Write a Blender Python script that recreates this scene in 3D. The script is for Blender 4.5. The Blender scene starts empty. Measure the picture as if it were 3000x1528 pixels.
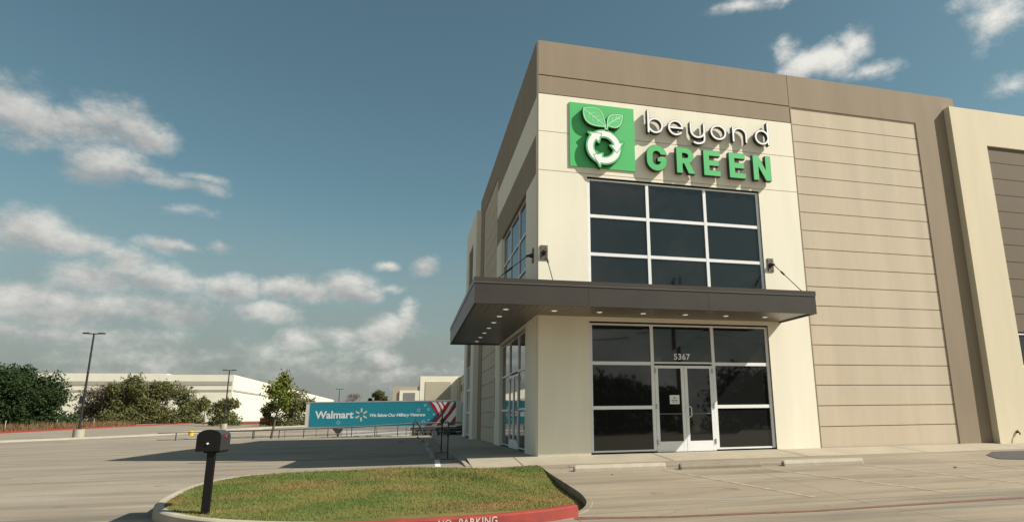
import bpy, bmesh, math, random
import numpy as np
from mathutils import Vector, Matrix
random.seed(7); rng = np.random.default_rng(11)
S = bpy.context.scene
COL = S.collection
R = math.radians

# ------------------------------------------------------------------ camera
F, PX, PY = 1850.03, 204.56, 36.43
cR = Vector((0.96540401, -0.26041271, -0.01342833)); cU = Vector((-0.04472404, -0.21609566, 0.97534734)); cF = Vector((0.25689464, 0.94100366, 0.22026633))
CAM = Vector((-2.98379, -15.25776, 0.91161))
cd = bpy.data.cameras.new('camera'); cam = bpy.data.objects.new('camera', cd); COL.objects.link(cam)
m3 = Matrix((cR, cU, -cF)).transposed()
cam.matrix_world = Matrix.Translation(CAM) @ m3.to_4x4()
cd.sensor_width = 36; cd.lens = F / 3000 * 36; cd.shift_x = -PX / 3000; cd.shift_y = PY / 3000
cd.clip_start = 0.1; cd.clip_end = 8000
S.camera = cam

# ------------------------------------------------------------------ light
SD = Vector((-0.985, 0.487, -1.0)).normalized()
sl = bpy.data.lights.new('sun', 'SUN'); so = bpy.data.objects.new('sun', sl); COL.objects.link(so)
sl.energy = 4.7; sl.angle = R(0.5); sl.color = (1.0, 0.94, 0.83)
so.rotation_euler = SD.to_track_quat('-Z', 'Y').to_euler()
S.view_settings.view_transform = 'Standard'; S.view_settings.look = 'None'
S.view_settings.exposure = 0.56; S.view_settings.gamma = 1.0

# ------------------------------------------------------------------ world: sky + clouds by direction
def pxdir(x, y):   # direction of a cloud, measured in the photograph (2576-wide)
    k = 3000 / 2576; x *= k; y *= k
    return (cF + cR * (x - 1500 - PX) / F - cU * (y - 764 - PY) / F).normalized()
W = bpy.data.worlds.new('World'); S.world = W; W.use_nodes = True
nt = W.node_tree; nt.nodes.clear()
def N(t, **k):
    n = nt.nodes.new(t)
    for a, b in k.items(): setattr(n, a, b)
    return n
def inp(n, i, v):
    if hasattr(v, 'links'): nt.links.new(v, n.inputs[i])
    else: n.inputs[i].default_value = v
def M(op, a, b=0.0, c=0.0, clamp=False):
    n = N('ShaderNodeMath', operation=op, use_clamp=clamp); inp(n, 0, a); inp(n, 1, b); inp(n, 2, c); return n.outputs[0]
def VM(op, a, b=(0, 0, 0)):
    n = N('ShaderNodeVectorMath', operation=op); inp(n, 0, a); inp(n, 1, b)
    return n.outputs['Value'] if op in ('DOT_PRODUCT', 'LENGTH') else n.outputs['Vector']
tc = N('ShaderNodeTexCoord'); v0 = tc.outputs['Generated']
def noise(vec, scale, detail=5, rough=0.55):
    n = N('ShaderNodeTexNoise'); inp(n, 'Vector', vec); n.inputs['Scale'].default_value = scale
    n.inputs['Detail'].default_value = detail; n.inputs['Roughness'].default_value = rough; return n
nd = noise(v0, 5.0, 4)
v = VM('ADD', v0, VM('MULTIPLY', VM('SUBTRACT', nd.outputs['Color'], (0.5, 0.5, 0.5)), (0.045, 0.045, 0.045)))
sep = N('ShaderNodeSeparateXYZ'); inp(sep, 0, v0); zz = sep.outputs['Z']; yy = sep.outputs['Y']
clouds = [  # x, y, rx, ry, weight   (2576-wide picture units -> angles)
 (20,270,85,62,1),(95,310,90,48,1),(180,320,80,46,1),(255,312,72,44,1),(325,325,62,48,1.05),(365,350,50,34,.95),(60,370,110,26,.5),
 (235,415,85,50,1),(205,440,60,30,.8),(330,435,75,14,.65),(450,470,95,16,.7),(500,455,50,12,.6),
 (70,585,110,50,1),(160,610,90,30,.9),(425,618,56,20,.9),(470,622,40,16,.8),(558,622,32,18,.8),(450,530,80,12,.35),
 (320,670,60,42,1.05),(230,700,110,34,.9),(400,705,100,36,.95),(60,740,90,42,1),(170,765,110,46,1),(270,770,80,40,.9),(420,775,95,42,.95),(480,795,50,30,.8),
 (90,830,200,26,.6),(330,845,150,24,.5),
 (590,728,58,34,1.15),(700,732,50,30,1.1),(770,730,70,32,1.15),(870,720,70,36,1.2),(925,738,40,24,.9),(990,725,40,10,.5),(650,790,95,26,.85),(745,855,60,32,.7),
 (975,830,80,40,1.0),(1030,800,26,44,.9),(850,840,75,26,.8),(1072,674,36,30,.9),(975,666,28,11,.6),(980,905,52,26,.95),(730,915,60,22,.5),(215,900,55,18,.5),
 (500,900,380,34,.36),(150,940,300,32,.42),(850,940,380,30,.45),(1500,930,500,50,.5),
 (2010,170,60,34,.9),(2085,150,75,40,1.0),(1965,135,36,44,.7),(2150,112,50,40,.8),(2200,185,60,20,.55),(1860,22,95,18,.75),(1930,8,60,12,.55),
 (2510,28,70,56,.75),(2565,215,44,24,.5)]
best = None; shade = None; UV = 1588.0
for (x, y, rx, ry, w) in clouds:
    d = pxdir(x, y); t1 = d.cross(Vector((0, 0, 1))).normalized(); t2 = t1.cross(d)
    kx = 1.0 / (rx / UV * 1.2); ky = 1.0 / (ry / UV * 1.2)
    a = VM('DOT_PRODUCT', v, tuple(t1 * kx)); b = VM('DOT_PRODUCT', v, tuple(t2 * ky))
    r2 = M('ADD', M('MULTIPLY', a, a), M('MULTIPLY', b, b))
    e = M('MULTIPLY', M('SUBTRACT', 1.0, M('SQRT', r2)), w)
    best = e if best is None else M('MAXIMUM', best, e)
    sh = M('MULTIPLY', M('MAXIMUM', e, 0.0), b); shade = sh if shade is None else M('ADD', shade, sh)
front = M('GREATER_THAN', VM('DOT_PRODUCT', v0, tuple(cF)), 0.0)
best = M('MULTIPLY', M('MAXIMUM', best, -1.0), front)
stretch = VM('MULTIPLY', v0, (1, 1, 1.5))
n1 = noise(stretch, 11.0, 10, 0.66)
dens = M('ADD', best, M('MULTIPLY', M('SUBTRACT', n1.outputs['Fac'], 0.5), 2.1))
mr = N('ShaderNodeMapRange', interpolation_type='SMOOTHSTEP'); inp(mr, 0, dens)
mr.inputs['From Min'].default_value = -0.02; mr.inputs['From Max'].default_value = 0.86
placed = M('MULTIPLY', mr.outputs[0], M('GREATER_THAN', best, -0.45))
nb = noise(stretch, 3.2, 7, 0.55)           # broken cloud over the rest of the sky (behind the viewer)
mb = N('ShaderNodeMapRange', interpolation_type='SMOOTHSTEP'); inp(mb, 0, nb.outputs['Fac'])
mb.inputs['From Min'].default_value = 0.43; mb.inputs['From Max'].default_value = 0.68
back = M('MULTIPLY', mb.outputs[0], M('SUBTRACT', 1.0, front))
cover = M('MAXIMUM', placed, back)
# low grey veil near the horizon
veil = N('ShaderNodeMapRange', interpolation_type='SMOOTHSTEP'); inp(veil, 0, M('ADD', zz, M('MULTIPLY', M('SUBTRACT', n1.outputs['Fac'], .5), .12)))
veil.inputs['From Min'].default_value = 0.34; veil.inputs['From Max'].default_value = 0.0
# sun-side modelling of the cloud tops
nl = noise(VM('MULTIPLY', VM('ADD', v0, tuple(Vector((0.5, -0.1, 0.8)).normalized() * 0.035)), (1, 1, 1.5)), 11.0, 10, 0.66)
lit = M('ADD', M("ADD", 0.62, M("MULTIPLY", shade, 0.75)), M('MULTIPLY', M('SUBTRACT', n1.outputs['Fac'], nl.outputs['Fac']), 1.6), clamp=True)
# clouds to the right of the view are brighter (closer to the sun side)
azl = M('MULTIPLY', VM('DOT_PRODUCT', v0, tuple(cR)), 0.55)
lit2 = M('ADD', lit, azl, clamp=True)
cm = N('ShaderNodeMix', data_type='RGBA'); inp(cm, 0, lit2); cm.inputs[6].default_value = (0.265, 0.27, 0.268, 1); cm.inputs[7].default_value = (0.60, 0.585, 0.54, 1)
sky = N('ShaderNodeTexSky', sky_type='NISHITA'); sky.sun_disc = False
sky.sun_elevation = R(42.3); sky.sun_rotation = math.atan2(0.985, -0.487); sky.altitude = 200; sky.air_density = 1.0; sky.dust_density = 1.0; sky.ozone_density = 1.2
SKYK = 0.1
grade = VM('MULTIPLY', sky.outputs['Color'], (0.63 * SKYK, 0.745 * SKYK, 0.575 * SKYK))
skm = N('ShaderNodeMix', data_type='RGBA'); inp(skm, 0, M('MULTIPLY', veil.outputs[0], 0.95)); inp(skm, 6, grade); skm.inputs[7].default_value = (0.188, 0.194, 0.190, 1)
fm = N('ShaderNodeMix', data_type='RGBA'); inp(fm, 0, M('MULTIPLY', cover, 0.92)); inp(fm, 6, skm.outputs[2]); inp(fm, 7, cm.outputs[2])
bg = N('ShaderNodeBackground'); inp(bg, 0, fm.outputs[2]); bg.inputs[1].default_value = 1.0
wo = N('ShaderNodeOutputWorld'); nt.links.new(bg.outputs[0], wo.inputs[0])
W.cycles.sampling_method = 'MANUAL'; W.cycles.sample_map_resolution = 512

# ------------------------------------------------------------------ materials
def mat(name, col, rough=0.7, var=0.12, scale=3.0, bump=0.0, bscale=40.0, metal=0.0, spec=0.5, emis=None, ior=1.5, stretch=None, col2=None, island=0.0, detail=6):
    m = bpy.data.materials.new(name); m.use_nodes = True; t = m.node_tree; b = t.nodes['Principled BSDF']
    b.inputs['Roughness'].default_value = rough; b.inputs['Metallic'].default_value = metal
    b.inputs['Specular IOR Level'].default_value = spec; b.inputs['IOR'].default_value = ior
    col = tuple(col) + (1,)
    b.inputs['Base Color'].default_value = col
    g_ = t.nodes.new('ShaderNodeNewGeometry'); mp = t.nodes.new('ShaderNodeMapping'); t.links.new(g_.outputs['Position'], mp.inputs[0])
    if stretch: mp.inputs['Scale'].default_value = stretch
    last = None
    if var or col2:
        n = t.nodes.new('ShaderNodeTexNoise'); n.inputs['Scale'].default_value = scale; n.inputs['Detail'].default_value = detail; n.inputs['Roughness'].default_value = .62
        t.links.new(mp.outputs[0], n.inputs['Vector'])
        rr = t.nodes.new('ShaderNodeMapRange'); rr.inputs['From Min'].default_value = .32; rr.inputs['From Max'].default_value = .68; t.links.new(n.outputs['Fac'], rr.inputs[0])
        mx = t.nodes.new('ShaderNodeMix'); mx.data_type = 'RGBA'
        mx.inputs[6].default_value = tuple(c * (1 - var) for c in col[:3]) + (1,)
        mx.inputs[7].default_value = (tuple(col2) + (1,)) if col2 else tuple(min(1, c * (1 + var)) for c in col[:3]) + (1,)
        t.links.new(rr.outputs[0], mx.inputs[0]); last = mx.outputs[2]
    if island:
        hs = t.nodes.new('ShaderNodeMix'); hs.data_type = 'RGBA'; hs.blend_type = 'MULTIPLY'; hs.inputs[0].default_value = 1
        mr_ = t.nodes.new('ShaderNodeMapRange'); t.links.new(g_.outputs['Random Per Island'], mr_.inputs[0])
        mr_.inputs['To Min'].default_value = 1 - island; mr_.inputs['To Max'].default_value = 1 + island
        if last: t.links.new(last, hs.inputs[6])
        else: hs.inputs[6].default_value = col
        t.links.new(mr_.outputs[0], hs.inputs[7]); last = hs.outputs[2]
    if last: t.links.new(last, b.inputs['Base Color'])
    if bump:
        n = t.nodes.new('ShaderNodeTexNoise'); n.inputs['Scale'].default_value = bscale; n.inputs['Detail'].default_value = 4
        t.links.new(g_.outputs['Position'], n.inputs['Vector'])
        bp = t.nodes.new('ShaderNodeBump'); bp.inputs['Strength'].default_value = bump; bp.inputs['Distance'].default_value = .02
        t.links.new(n.outputs['Fac'], bp.inputs['Height']); t.links.new(bp.outputs[0], b.inputs['Normal'])
    if emis:
        b.inputs['Emission Color'].default_value = tuple(emis[:3]) + (1,); b.inputs['Emission Strength'].default_value = emis[3]
    return m
CREAM = mat('cream_paint', (0.81, 0.755, 0.62), .85, .05, 1.0, .12, 60, stretch=(1.6, 1.6, .22), detail=8)
BROWN = mat('brown_paint', (0.275, 0.215, 0.150), .85, .08, 1.0, .12, 60, stretch=(1.6, 1.6, .22), detail=8)
TAN = mat('tan_paint', (0.53, 0.445, 0.335), .85, .07, 1.0, .12, 60, stretch=(1.6, 1.6, .22), detail=8)
DKBROWN = mat('dark_brown_paint', (0.155, 0.120, 0.088), .85, .05, 1.0, .12, 60, stretch=(1.6, 1.6, .22), detail=8)
LTAN = mat('light_tan_paint', (0.66, 0.575, 0.42), .85, .04, 1.0, .12, 60, stretch=(1.6, 1.6, .22), detail=8)
BACK = mat('reveal_backing', (0.30, 0.25, 0.18), .9, .05)  # plain brown for reveal backings, coping and panel joints
WHITE = mat('white_aluminium', (0.80, 0.80, 0.80), .4, .04, 2)
GLASS = mat('tinted_glass', (0.011, 0.012, 0.0115), .03, 0, ior=1.66)
SIDEGLASS = GLASS
BRONZE = mat('dark_bronze_metal', (0.056, 0.046, 0.039), .42, .10, 1.2, metal=.25)
SOFFIT = mat('soffit_metal', (0.17, 0.145, 0.12), .35, .06, 2, metal=.3)
BLACK = mat('black_metal', (0.018, 0.018, 0.018), .45, .1, 5)
STEEL = mat('galvanised_steel', (0.42, 0.42, 0.42), .4, .1, 5, metal=.6)
LENS = mat('lamp_lens', (0.9, 0.9, 0.85), .3, 0, emis=(1, .95, .85, .3))
SIGNG = mat('sign_green', (0.070, 0.47, 0.135), .45, .03, 2)
SIGNL = mat('leaf_green', (0.11, 0.53, 0.19), .45, .03, 2)
SIGNW = mat('sign_white', (0.86, 0.86, 0.86), .4, .02, 2)
SIDEB = mat('sign_return_black', (0.03, 0.03, 0.03), .5, 0)
CONCW = mat('kerb_concrete', (0.36, 0.32, 0.25), .85, .14, 2.0, .3, 60)
CONCG = mat('grey_concrete', (0.33, 0.30, 0.25), .85, .22, 4.0, .4, 50)
REDK = mat('red_kerb_paint', (0.27, 0.036, 0.025), .6, .22, 3, .2, 60)
LINEW = mat('line_paint', (0.40, 0.37, 0.31), .8, .25, 8)
TEXTW = mat('stencil_white', (0.5, 0.43, 0.38), .8, .35, 25)
YEL = mat('yellow_paint', (0.62, 0.42, 0.02), .6, .1, 5)
BARK = mat('bark', (0.10, 0.08, 0.06), .9, .3, 8, .4, 30)
WWALL = mat('white_tilt_wall', (0.70, 0.67, 0.56), .85, .04, .3)
GBAND = mat('grey_band', (0.34, 0.32, 0.27), .85, .04, .3)

# ------------------------------------------------------------------ mesh helpers
class MB:
    def __init__(s): s.v = []; s.f = []
    def add(s, vs, fs):
        o = len(s.v); s.v += [tuple(p) for p in vs]; s.f += [tuple(i + o for i in f) for f in fs]; return s
    def box(s, a, b):
        x0, y0, z0 = (min(a[i], b[i]) for i in range(3)); x1, y1, z1 = (max(a[i], b[i]) for i in range(3))
        return s.add([(x0, y0, z0), (x1, y0, z0), (x1, y1, z0), (x0, y1, z0), (x0, y0, z1), (x1, y0, z1), (x1, y1, z1), (x0, y1, z1)],
                     [(0, 3, 2, 1), (4, 5, 6, 7), (0, 1, 5, 4), (1, 2, 6, 5), (2, 3, 7, 6), (3, 0, 4, 7)])
    def prism(s, poly, f0, f1):   # poly: 2d points; f0/f1 map (u,v)->3d
        n = len(poly); vs = [f0(*p) for p in poly] + [f1(*p) for p in poly]
        fs = [tuple(range(n)), tuple(range(2 * n - 1, n - 1, -1))] + [(i, (i + 1) % n, n + (i + 1) % n, n + i) for i in range(n)]
        return s.add(vs, fs)
    def tube(s, pts, r, n=8, cap=True):
        pts = [Vector(p) for p in pts]; rs = r if isinstance(r, (list, tuple)) else [r] * len(pts)
        rings = []; ref = None
        for i, p in enumerate(pts):
            d = (pts[min(i + 1, len(pts) - 1)] - pts[max(i - 1, 0)]).normalized()
            if ref is None or abs(ref.dot(d)) > .95: ref = Vector((0, 0, 1)) if abs(d.z) < .9 else Vector((1, 0, 0))
            a = d.cross(ref).normalized(); b = d.cross(a); ref = a.cross(d)
            rings.append([p + (a * math.cos(2 * math.pi * k / n) + b * math.sin(2 * math.pi * k / n)) * rs[i] for k in range(n)])
        vs = [q for g_ in rings for q in g_]; fs = []
        for i in range(len(pts) - 1):
            for k in range(n): fs.append((i * n + k, i * n + (k + 1) % n, (i + 1) * n + (k + 1) % n, (i + 1) * n + k))
        if cap: fs += [tuple(range(n - 1, -1, -1)), tuple((len(pts) - 1) * n + k for k in range(n))]
        return s.add(vs, fs)
    def build(s, name, m, parent=None, bevel=0, smooth=False):
        me = bpy.data.meshes.new(name); me.from_pydata(s.v, [], s.f); me.validate()
        bm = bmesh.new(); bm.from_mesh(me); bmesh.ops.recalc_face_normals(bm, faces=bm.faces)
        if bevel: bmesh.ops.bevel(bm, geom=[e for e in bm.edges if e.is_manifold and e.calc_face_angle(0) > .5], offset=bevel, segments=2, affect='EDGES')
        if smooth:
            for f in bm.faces: f.smooth = True
        bm.to_mesh(me); bm.free()
        me.materials.append(m)
        o = bpy.data.objects.new(name, me); COL.objects.link(o)
        if parent: o.parent = parent; o.matrix_parent_inverse = parent.matrix_world.inverted() if False else Matrix.Translation(-Vector(parent.location)) if not any(parent.rotation_euler) else pm(parent).inverted()
        return o
def pm(p):
    m = Matrix.Translation(p.location) @ p.rotation_euler.to_matrix().to_4x4()
    return m
def local(o):   # geometry already written in the parent's own frame
    o.matrix_parent_inverse = Matrix.Identity(4); return o
def thing(name, label, cat, loc=(0, 0, 0), group=None, rotz=0):
    o = bpy.data.objects.new(name, None); COL.objects.link(o); o.location = loc; o.rotation_euler = (0, 0, rotz); o.empty_display_size = .3
    return tag(o, label, cat, group)
def tag(o, label, cat, group=None, kind=None):
    o['label'] = label; o['category'] = cat
    if group: o['group'] = group
    if kind: o['kind'] = kind
    return o
def struct(o, kind='structure'): o['kind'] = kind; return o
def copy_tree(o, parent=None):
    c = o.copy(); COL.objects.link(c); c.parent = parent
    for ch in list(o.children): copy_tree(ch, c)
    return c
def meshobj(name, me, m, parent=None):
    me.materials.clear(); me.materials.append(m)
    o = bpy.data.objects.new(name, me); COL.objects.link(o)
    if parent: o.parent = parent; o.matrix_parent_inverse = pm(parent).inverted()
    return o

def xform(me, f):
    n = len(me.vertices); co = np.empty(n * 3); me.vertices.foreach_get('co', co); co = co.reshape(-1, 3)
    out = np.array([tuple(f(*p)) for p in co]) if n else co
    me.vertices.foreach_set('co', out.ravel()); me.update(); return me
def text_mesh(body, bold=0.0, shear=0.0, depth=0.01, space=1.0):
    cu = bpy.data.curves.new('lettering', 'FONT'); cu.body = body; cu.offset = bold; cu.shear = shear; cu.extrude = depth; cu.space_character = space; cu.resolution_u = 4
    o = bpy.data.objects.new('tmp', cu); COL.objects.link(o)
    dg = bpy.context.evaluated_depsgraph_get(); dg.update()
    me = bpy.data.meshes.new_from_object(o.evaluated_get(dg)); bpy.data.objects.remove(o); bpy.data.curves.remove(cu)
    return me
def fit(me, u0, u1, v0, v1, f, d0, d1):
    """scale text mesh to a box in (u,v), depth from d0 (back) to d1 (front), then map by f(u,d,v)"""
    n = len(me.vertices); co = np.empty(n * 3); me.vertices.foreach_get('co', co); co = co.reshape(-1, 3)
    lo = co.min(0); hi = co.max(0); s = (co - lo) / np.maximum(hi - lo, 1e-9)
    out = [tuple(f(u0 + a * (u1 - u0), d0 + c * (d1 - d0), v0 + b * (v1 - v0))) for a, b, c in s]
    me.vertices.foreach_set('co', np.array(out).ravel())
    bm = bmesh.new(); bm.from_mesh(me); bmesh.ops.recalc_face_normals(bm, faces=bm.faces); bm.to_mesh(me); bm.free(); return me

# signed-distance shapes -> outlines -> extruded solids (rounded strokes with clean unions)
def seg_d(X, Y, a, b):
    ax, ay = a; bx, by = b; dx, dy = bx - ax, by - ay
    t = np.clip(((X - ax) * dx + (Y - ay) * dy) / max(dx * dx + dy * dy, 1e-12), 0, 1)
    return np.hypot(X - ax - t * dx, Y - ay - t * dy)
def stroke_d(X, Y, pts, w):
    d = np.full(X.shape, 1e9)
    for a, b in zip(pts[:-1], pts[1:]): d = np.minimum(d, seg_d(X, Y, a, b))
    return d - w / 2
def poly_d(X, Y, pts):
    d = np.full(X.shape, 1e9); ins = np.zeros(X.shape, bool); n = len(pts)
    for i in range(n):
        a, b = pts[i], pts[(i + 1) % n]; d = np.minimum(d, seg_d(X, Y, a, b))
        c = ((a[1] > Y) != (b[1] > Y)) & (X < (b[0] - a[0]) * (Y - a[1]) / ((b[1] - a[1]) or 1e-12) + a[0]); ins ^= c
    return np.where(ins, -d, d)
def arc(cx, cy, rx, ry, a0, a1, n=28): return [(cx + rx * math.cos(R(a0 + (a1 - a0) * i / n)), cy + ry * math.sin(R(a0 + (a1 - a0) * i / n))) for i in range(n + 1)]
def contours(D, xs, ys):
    segs = {}
    def key(p): return (round(p[0], 6), round(p[1], 6))
    ny, nx = D.shape; sg = D < 0
    cells = np.argwhere((sg[:-1, :-1] != sg[1:, :-1]) | (sg[:-1, :-1] != sg[:-1, 1:]) | (sg[:-1, :-1] != sg[1:, 1:]))
    for j, i in cells:
        c = [(i, j), (i + 1, j), (i + 1, j + 1), (i, j + 1)]; val = [D[b, a] for a, b in c]; pts = []
        for k in range(4):
            a, b = val[k], val[(k + 1) % 4]
            if (a < 0) != (b < 0):
                t = a / (a - b); (i0, j0), (i1, j1) = c[k], c[(k + 1) % 4]
                p = (xs[i0] + t * (xs[i1] - xs[i0]), ys[j0] + t * (ys[j1] - ys[j0])); pts.append((a < 0, key(p)))
        for k in range(0, len(pts) - 1, 2):
            ins = [p for s_, p in pts[k:k + 2] if s_]; out = [p for s_, p in pts[k:k + 2] if not s_]
            if ins and out: segs.setdefault(ins[0], []).append(out[0])
    loops = []
    while segs:
        st = next(iter(segs)); cur = st; lp = []
        while cur in segs:
            lp.append(cur); nx_ = segs[cur].pop()
            if not segs[cur]: del segs[cur]
            cur = nx_
            if cur == st: break
        if len(lp) > 6: loops.append(lp)
    return loops
def simplify(lp, tol):
    out = []; n = len(lp); keep = [0]; i = 0
    while i < n - 1:
        j = i + 1; 
        while j + 1 < n and j - i < 14:
            a, b = lp[i], lp[j + 1]; dx, dy = b[0] - a[0], b[1] - a[1]; L = math.hypot(dx, dy) or 1e-9
            if max(abs((p[0] - a[0]) * dy - (p[1] - a[1]) * dx) / L for p in lp[i + 1:j + 1]) > tol: break
            j += 1
        keep.append(j); i = j
    return [lp[k] for k in keep[:-1]] if len(keep) > 4 else lp
def sdf_mesh(dist, box, res, f, d0, d1, tol=None):
    xs = np.arange(box[0], box[1] + res, res); ys = np.arange(box[2], box[3] + res, res)
    X, Y = np.meshgrid(xs, ys); loops = contours(dist(X, Y), xs, ys)
    cu = bpy.data.curves.new('outline', 'CURVE'); cu.dimensions = '2D'; cu.fill_mode = 'BOTH'; cu.extrude = .5
    for lp in loops:
        lp = simplify(lp, tol or res * .18); sp = cu.splines.new('POLY'); sp.points.add(len(lp) - 1)
        for k, p in enumerate(lp): sp.points[k].co = (p[0], p[1], 0, 1)
        sp.use_cyclic_u = True
    o = bpy.data.objects.new('tmp', cu); COL.objects.link(o)
    dg = bpy.context.evaluated_depsgraph_get(); dg.update()
    me = bpy.data.meshes.new_from_object(o.evaluated_get(dg)); bpy.data.objects.remove(o); bpy.data.curves.remove(cu)
    xform(me, lambda a, b, c: f(a, d0 + (c + .5) * (d1 - d0), b))
    bm = bmesh.new(); bm.from_mesh(me); bmesh.ops.recalc_face_normals(bm, faces=bm.faces); bm.to_mesh(me); bm.free()
    return me

FR = lambda u, d, w: (u, d, w)       # front facade frame: u along x, d inward (+y), w up
LF = lambda u, d, w: (d, u, w)       # side facade frame: u along y, d inward (+x)

# ------------------------------------------------------------------ terrain
def lerp(a, b, t): t = min(1, max(0, t)); return a + (b - a) * t
def sm(t): t = min(1, max(0, t)); return t * t * (3 - 2 * t)
def g0(x, y):
    z = lerp(-.10, -.45, (-1.5 - y) / 5.0)
    if y > 10: z = lerp(-.10, -.25, (y - 10) / 35)
    if y > 50: z = min(-.25 + .009 * (y - 50), .84)
    return z
def g(x, y):
    z = g0(x, y)
    w = sm((x + 25) / 9) * sm((y - 28.3) / .5) * (1 - sm((y - 66) / 12))
    return z + (-1.1 - z) * w if w > 0 else z
xs = sorted(set(list(np.round(np.arange(-60, 30, 1.5), 2)) + list(np.round(np.arange(-8, 14, .5), 2)) + [-4000, -2500, -1500, -900, -500, -300, -200, -150, -120, -100, -90, -80, -70] + [30, 40, 60, 90, 140, 220, 350, 600, 1200, 2500, 4000]))
ys = sorted(set(list(np.round(np.arange(-20, 100, 1.5), 2)) + list(np.round(np.arange(-8, 4, .5), 2)) + [28.2, 28.4, 28.6, 28.8] + [-4000, -1500, -600, -300, -150, -80, -60, -40, -30, -25] + [105, 115, 130, 150, 171, 200, 260, 350, 600, 1200, 2500, 4000]))
GM = bpy.data.materials.new('concrete_ground'); GM.use_nodes = True
def ground_mat(m):
    t = m.node_tree; b = t.nodes['Principled BSDF']; b.inputs['Roughness'].default_value = .85
    geo = t.nodes.new('ShaderNodeNewGeometry')
    def nz(scale, st, detail=6):
        mp = t.nodes.new('ShaderNodeMapping'); mp.inputs['Scale'].default_value = st; t.links.new(geo.outputs['Position'], mp.inputs[0])
        n = t.nodes.new('ShaderNodeTexNoise'); n.inputs['Scale'].default_value = scale; n.inputs['Detail'].default_value = detail; n.inputs['Roughness'].default_value = .6
        t.links.new(mp.outputs[0], n.inputs[0]); return n.outputs['Fac']
    def rng_(f, a, b_, lo, hi):
        r = t.nodes.new('ShaderNodeMapRange'); t.links.new(f, r.inputs[0]); r.inputs[1].default_value = a; r.inputs[2].default_value = b_; r.inputs[3].default_value = lo; r.inputs[4].default_value = hi; return r.outputs[0]
    def mix(fac, c1, c2, mode='MIX'):
        x = t.nodes.new('ShaderNodeMix'); x.data_type = 'RGBA'; x.blend_type = mode
        for i, q in ((0, fac), (6, c1), (7, c2)):
            if hasattr(q, 'links'): t.links.new(q, x.inputs[i])
            else: x.inputs[i].default_value = q if i == 0 else tuple(q) + (1,)
        return x.outputs[2]
    sp = t.nodes.new('ShaderNodeSeparateXYZ'); t.links.new(geo.outputs['Position'], sp.inputs[0])
    # tan, stained slab in front of the building; greyer drive on the left
    side = rng_(sp.outputs['X'], -7, 1.5, 0, 1)
    base = mix(side, (0.295, 0.250, 0.190), (0.290, 0.234, 0.162))
    c = mix(rng_(nz(.35, (1, 1.6, 1)), .35, .7, 0, .55), base, (0.175, 0.140, 0.100))
    c = mix(rng_(nz(.8, (.22, 2.2, 1), 5), .46, .68, 0, .75), c, (0.120, 0.100, 0.080))       # drag / tyre streaks
    c = mix(rng_(nz(2.2, (.12, 2.5, 1), 3), .54, .68, 0, .45), c, (0.36, 0.32, 0.26))
    c = mix(rng_(nz(18, (1, 1, 1), 4), .3, .75, 0, .25), c, (0.13, 0.115, 0.09))
    # hairline cracks and oil spots
    vo = t.nodes.new('ShaderNodeTexVoronoi'); vo.feature = 'DISTANCE_TO_EDGE'; vo.inputs['Scale'].default_value = .22
    wob = t.nodes.new('ShaderNodeTexNoise'); wob.inputs['Scale'].default_value = 1.6; wob.inputs['Detail'].default_value = 5; t.links.new(geo.outputs['Position'], wob.inputs[0])
    ad = t.nodes.new('ShaderNodeVectorMath'); ad.operation = 'ADD'; t.links.new(geo.outputs['Position'], ad.inputs[0]); t.links.new(wob.outputs['Color'], ad.inputs[1]); t.links.new(ad.outputs[0], vo.inputs['Vector'])
    ck = rng_(vo.outputs['Distance'], .0012, .004, .5, 0)
    cm_ = t.nodes.new('ShaderNodeMath'); cm_.operation = 'MULTIPLY'; t.links.new(ck, cm_.inputs[0]); t.links.new(rng_(nz(.3, (1, 1, 1), 2), .50, .56, 0, 1), cm_.inputs[1])
    c = mix(cm_.outputs[0], c, (.06, .05, .04))
    c = mix(rng_(nz(1.7, (1, 1, 1), 2), .70, .76, 0, .45), c, (.09, .075, .06))
    # saw-cut joints every 4.6 m
    def joint(ax, off):
        a = t.nodes.new('ShaderNodeMath'); a.operation = 'ADD'; t.links.new(sp.outputs[ax], a.inputs[0]); a.inputs[1].default_value = off
        p = t.nodes.new('ShaderNodeMath'); p.operation = 'PINGPONG'; t.links.new(a.outputs[0], p.inputs[0]); p.inputs[1].default_value = 2.3
        l = t.nodes.new('ShaderNodeMath'); l.operation = 'LESS_THAN'; t.links.new(p.outputs[0], l.inputs[0]); l.inputs[1].default_value = .012; return l.outputs[0]
    c = mix(rng_(joint('X', .7), 0, 1, 0, .55), c, (0.07, 0.06, 0.05)); c = mix(rng_(joint('Y', 1.6), 0, 1, 0, .55), c, (0.07, 0.06, 0.05))
    far = rng_(sp.outputs['Y'], 95, 130, 0, 1)
    c = mix(far, c, (0.20, 0.17, 0.11))
    t.links.new(c, b.inputs['Base Color'])
    bp = t.nodes.new('ShaderNodeBump'); bp.inputs['Strength'].default_value = .25; bp.inputs['Distance'].default_value = .01
    t.links.new(nz(45, (1, 1, 1), 4), bp.inputs['Height']); t.links.new(bp.outputs[0], b.inputs['Normal'])
ground_mat(GM)
def sheet(name, xs, ys, zf, m):
    vs = [(float(x), float(y), zf(x, y)) for y in ys for x in xs]; nx = len(xs)
    fs = [(j * nx + i, j * nx + i + 1, (j + 1) * nx + i + 1, (j + 1) * nx + i) for j in range(len(ys) - 1) for i in range(nx - 1)]
    me = bpy.data.meshes.new(name); me.from_pydata(vs, [], fs); me.polygons.foreach_set('use_smooth', [True] * len(fs)); me.materials.append(m)
    o = bpy.data.objects.new(name, me); COL.objects.link(o); return struct(o)
sheet('ground', xs, ys, g, GM)
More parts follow.
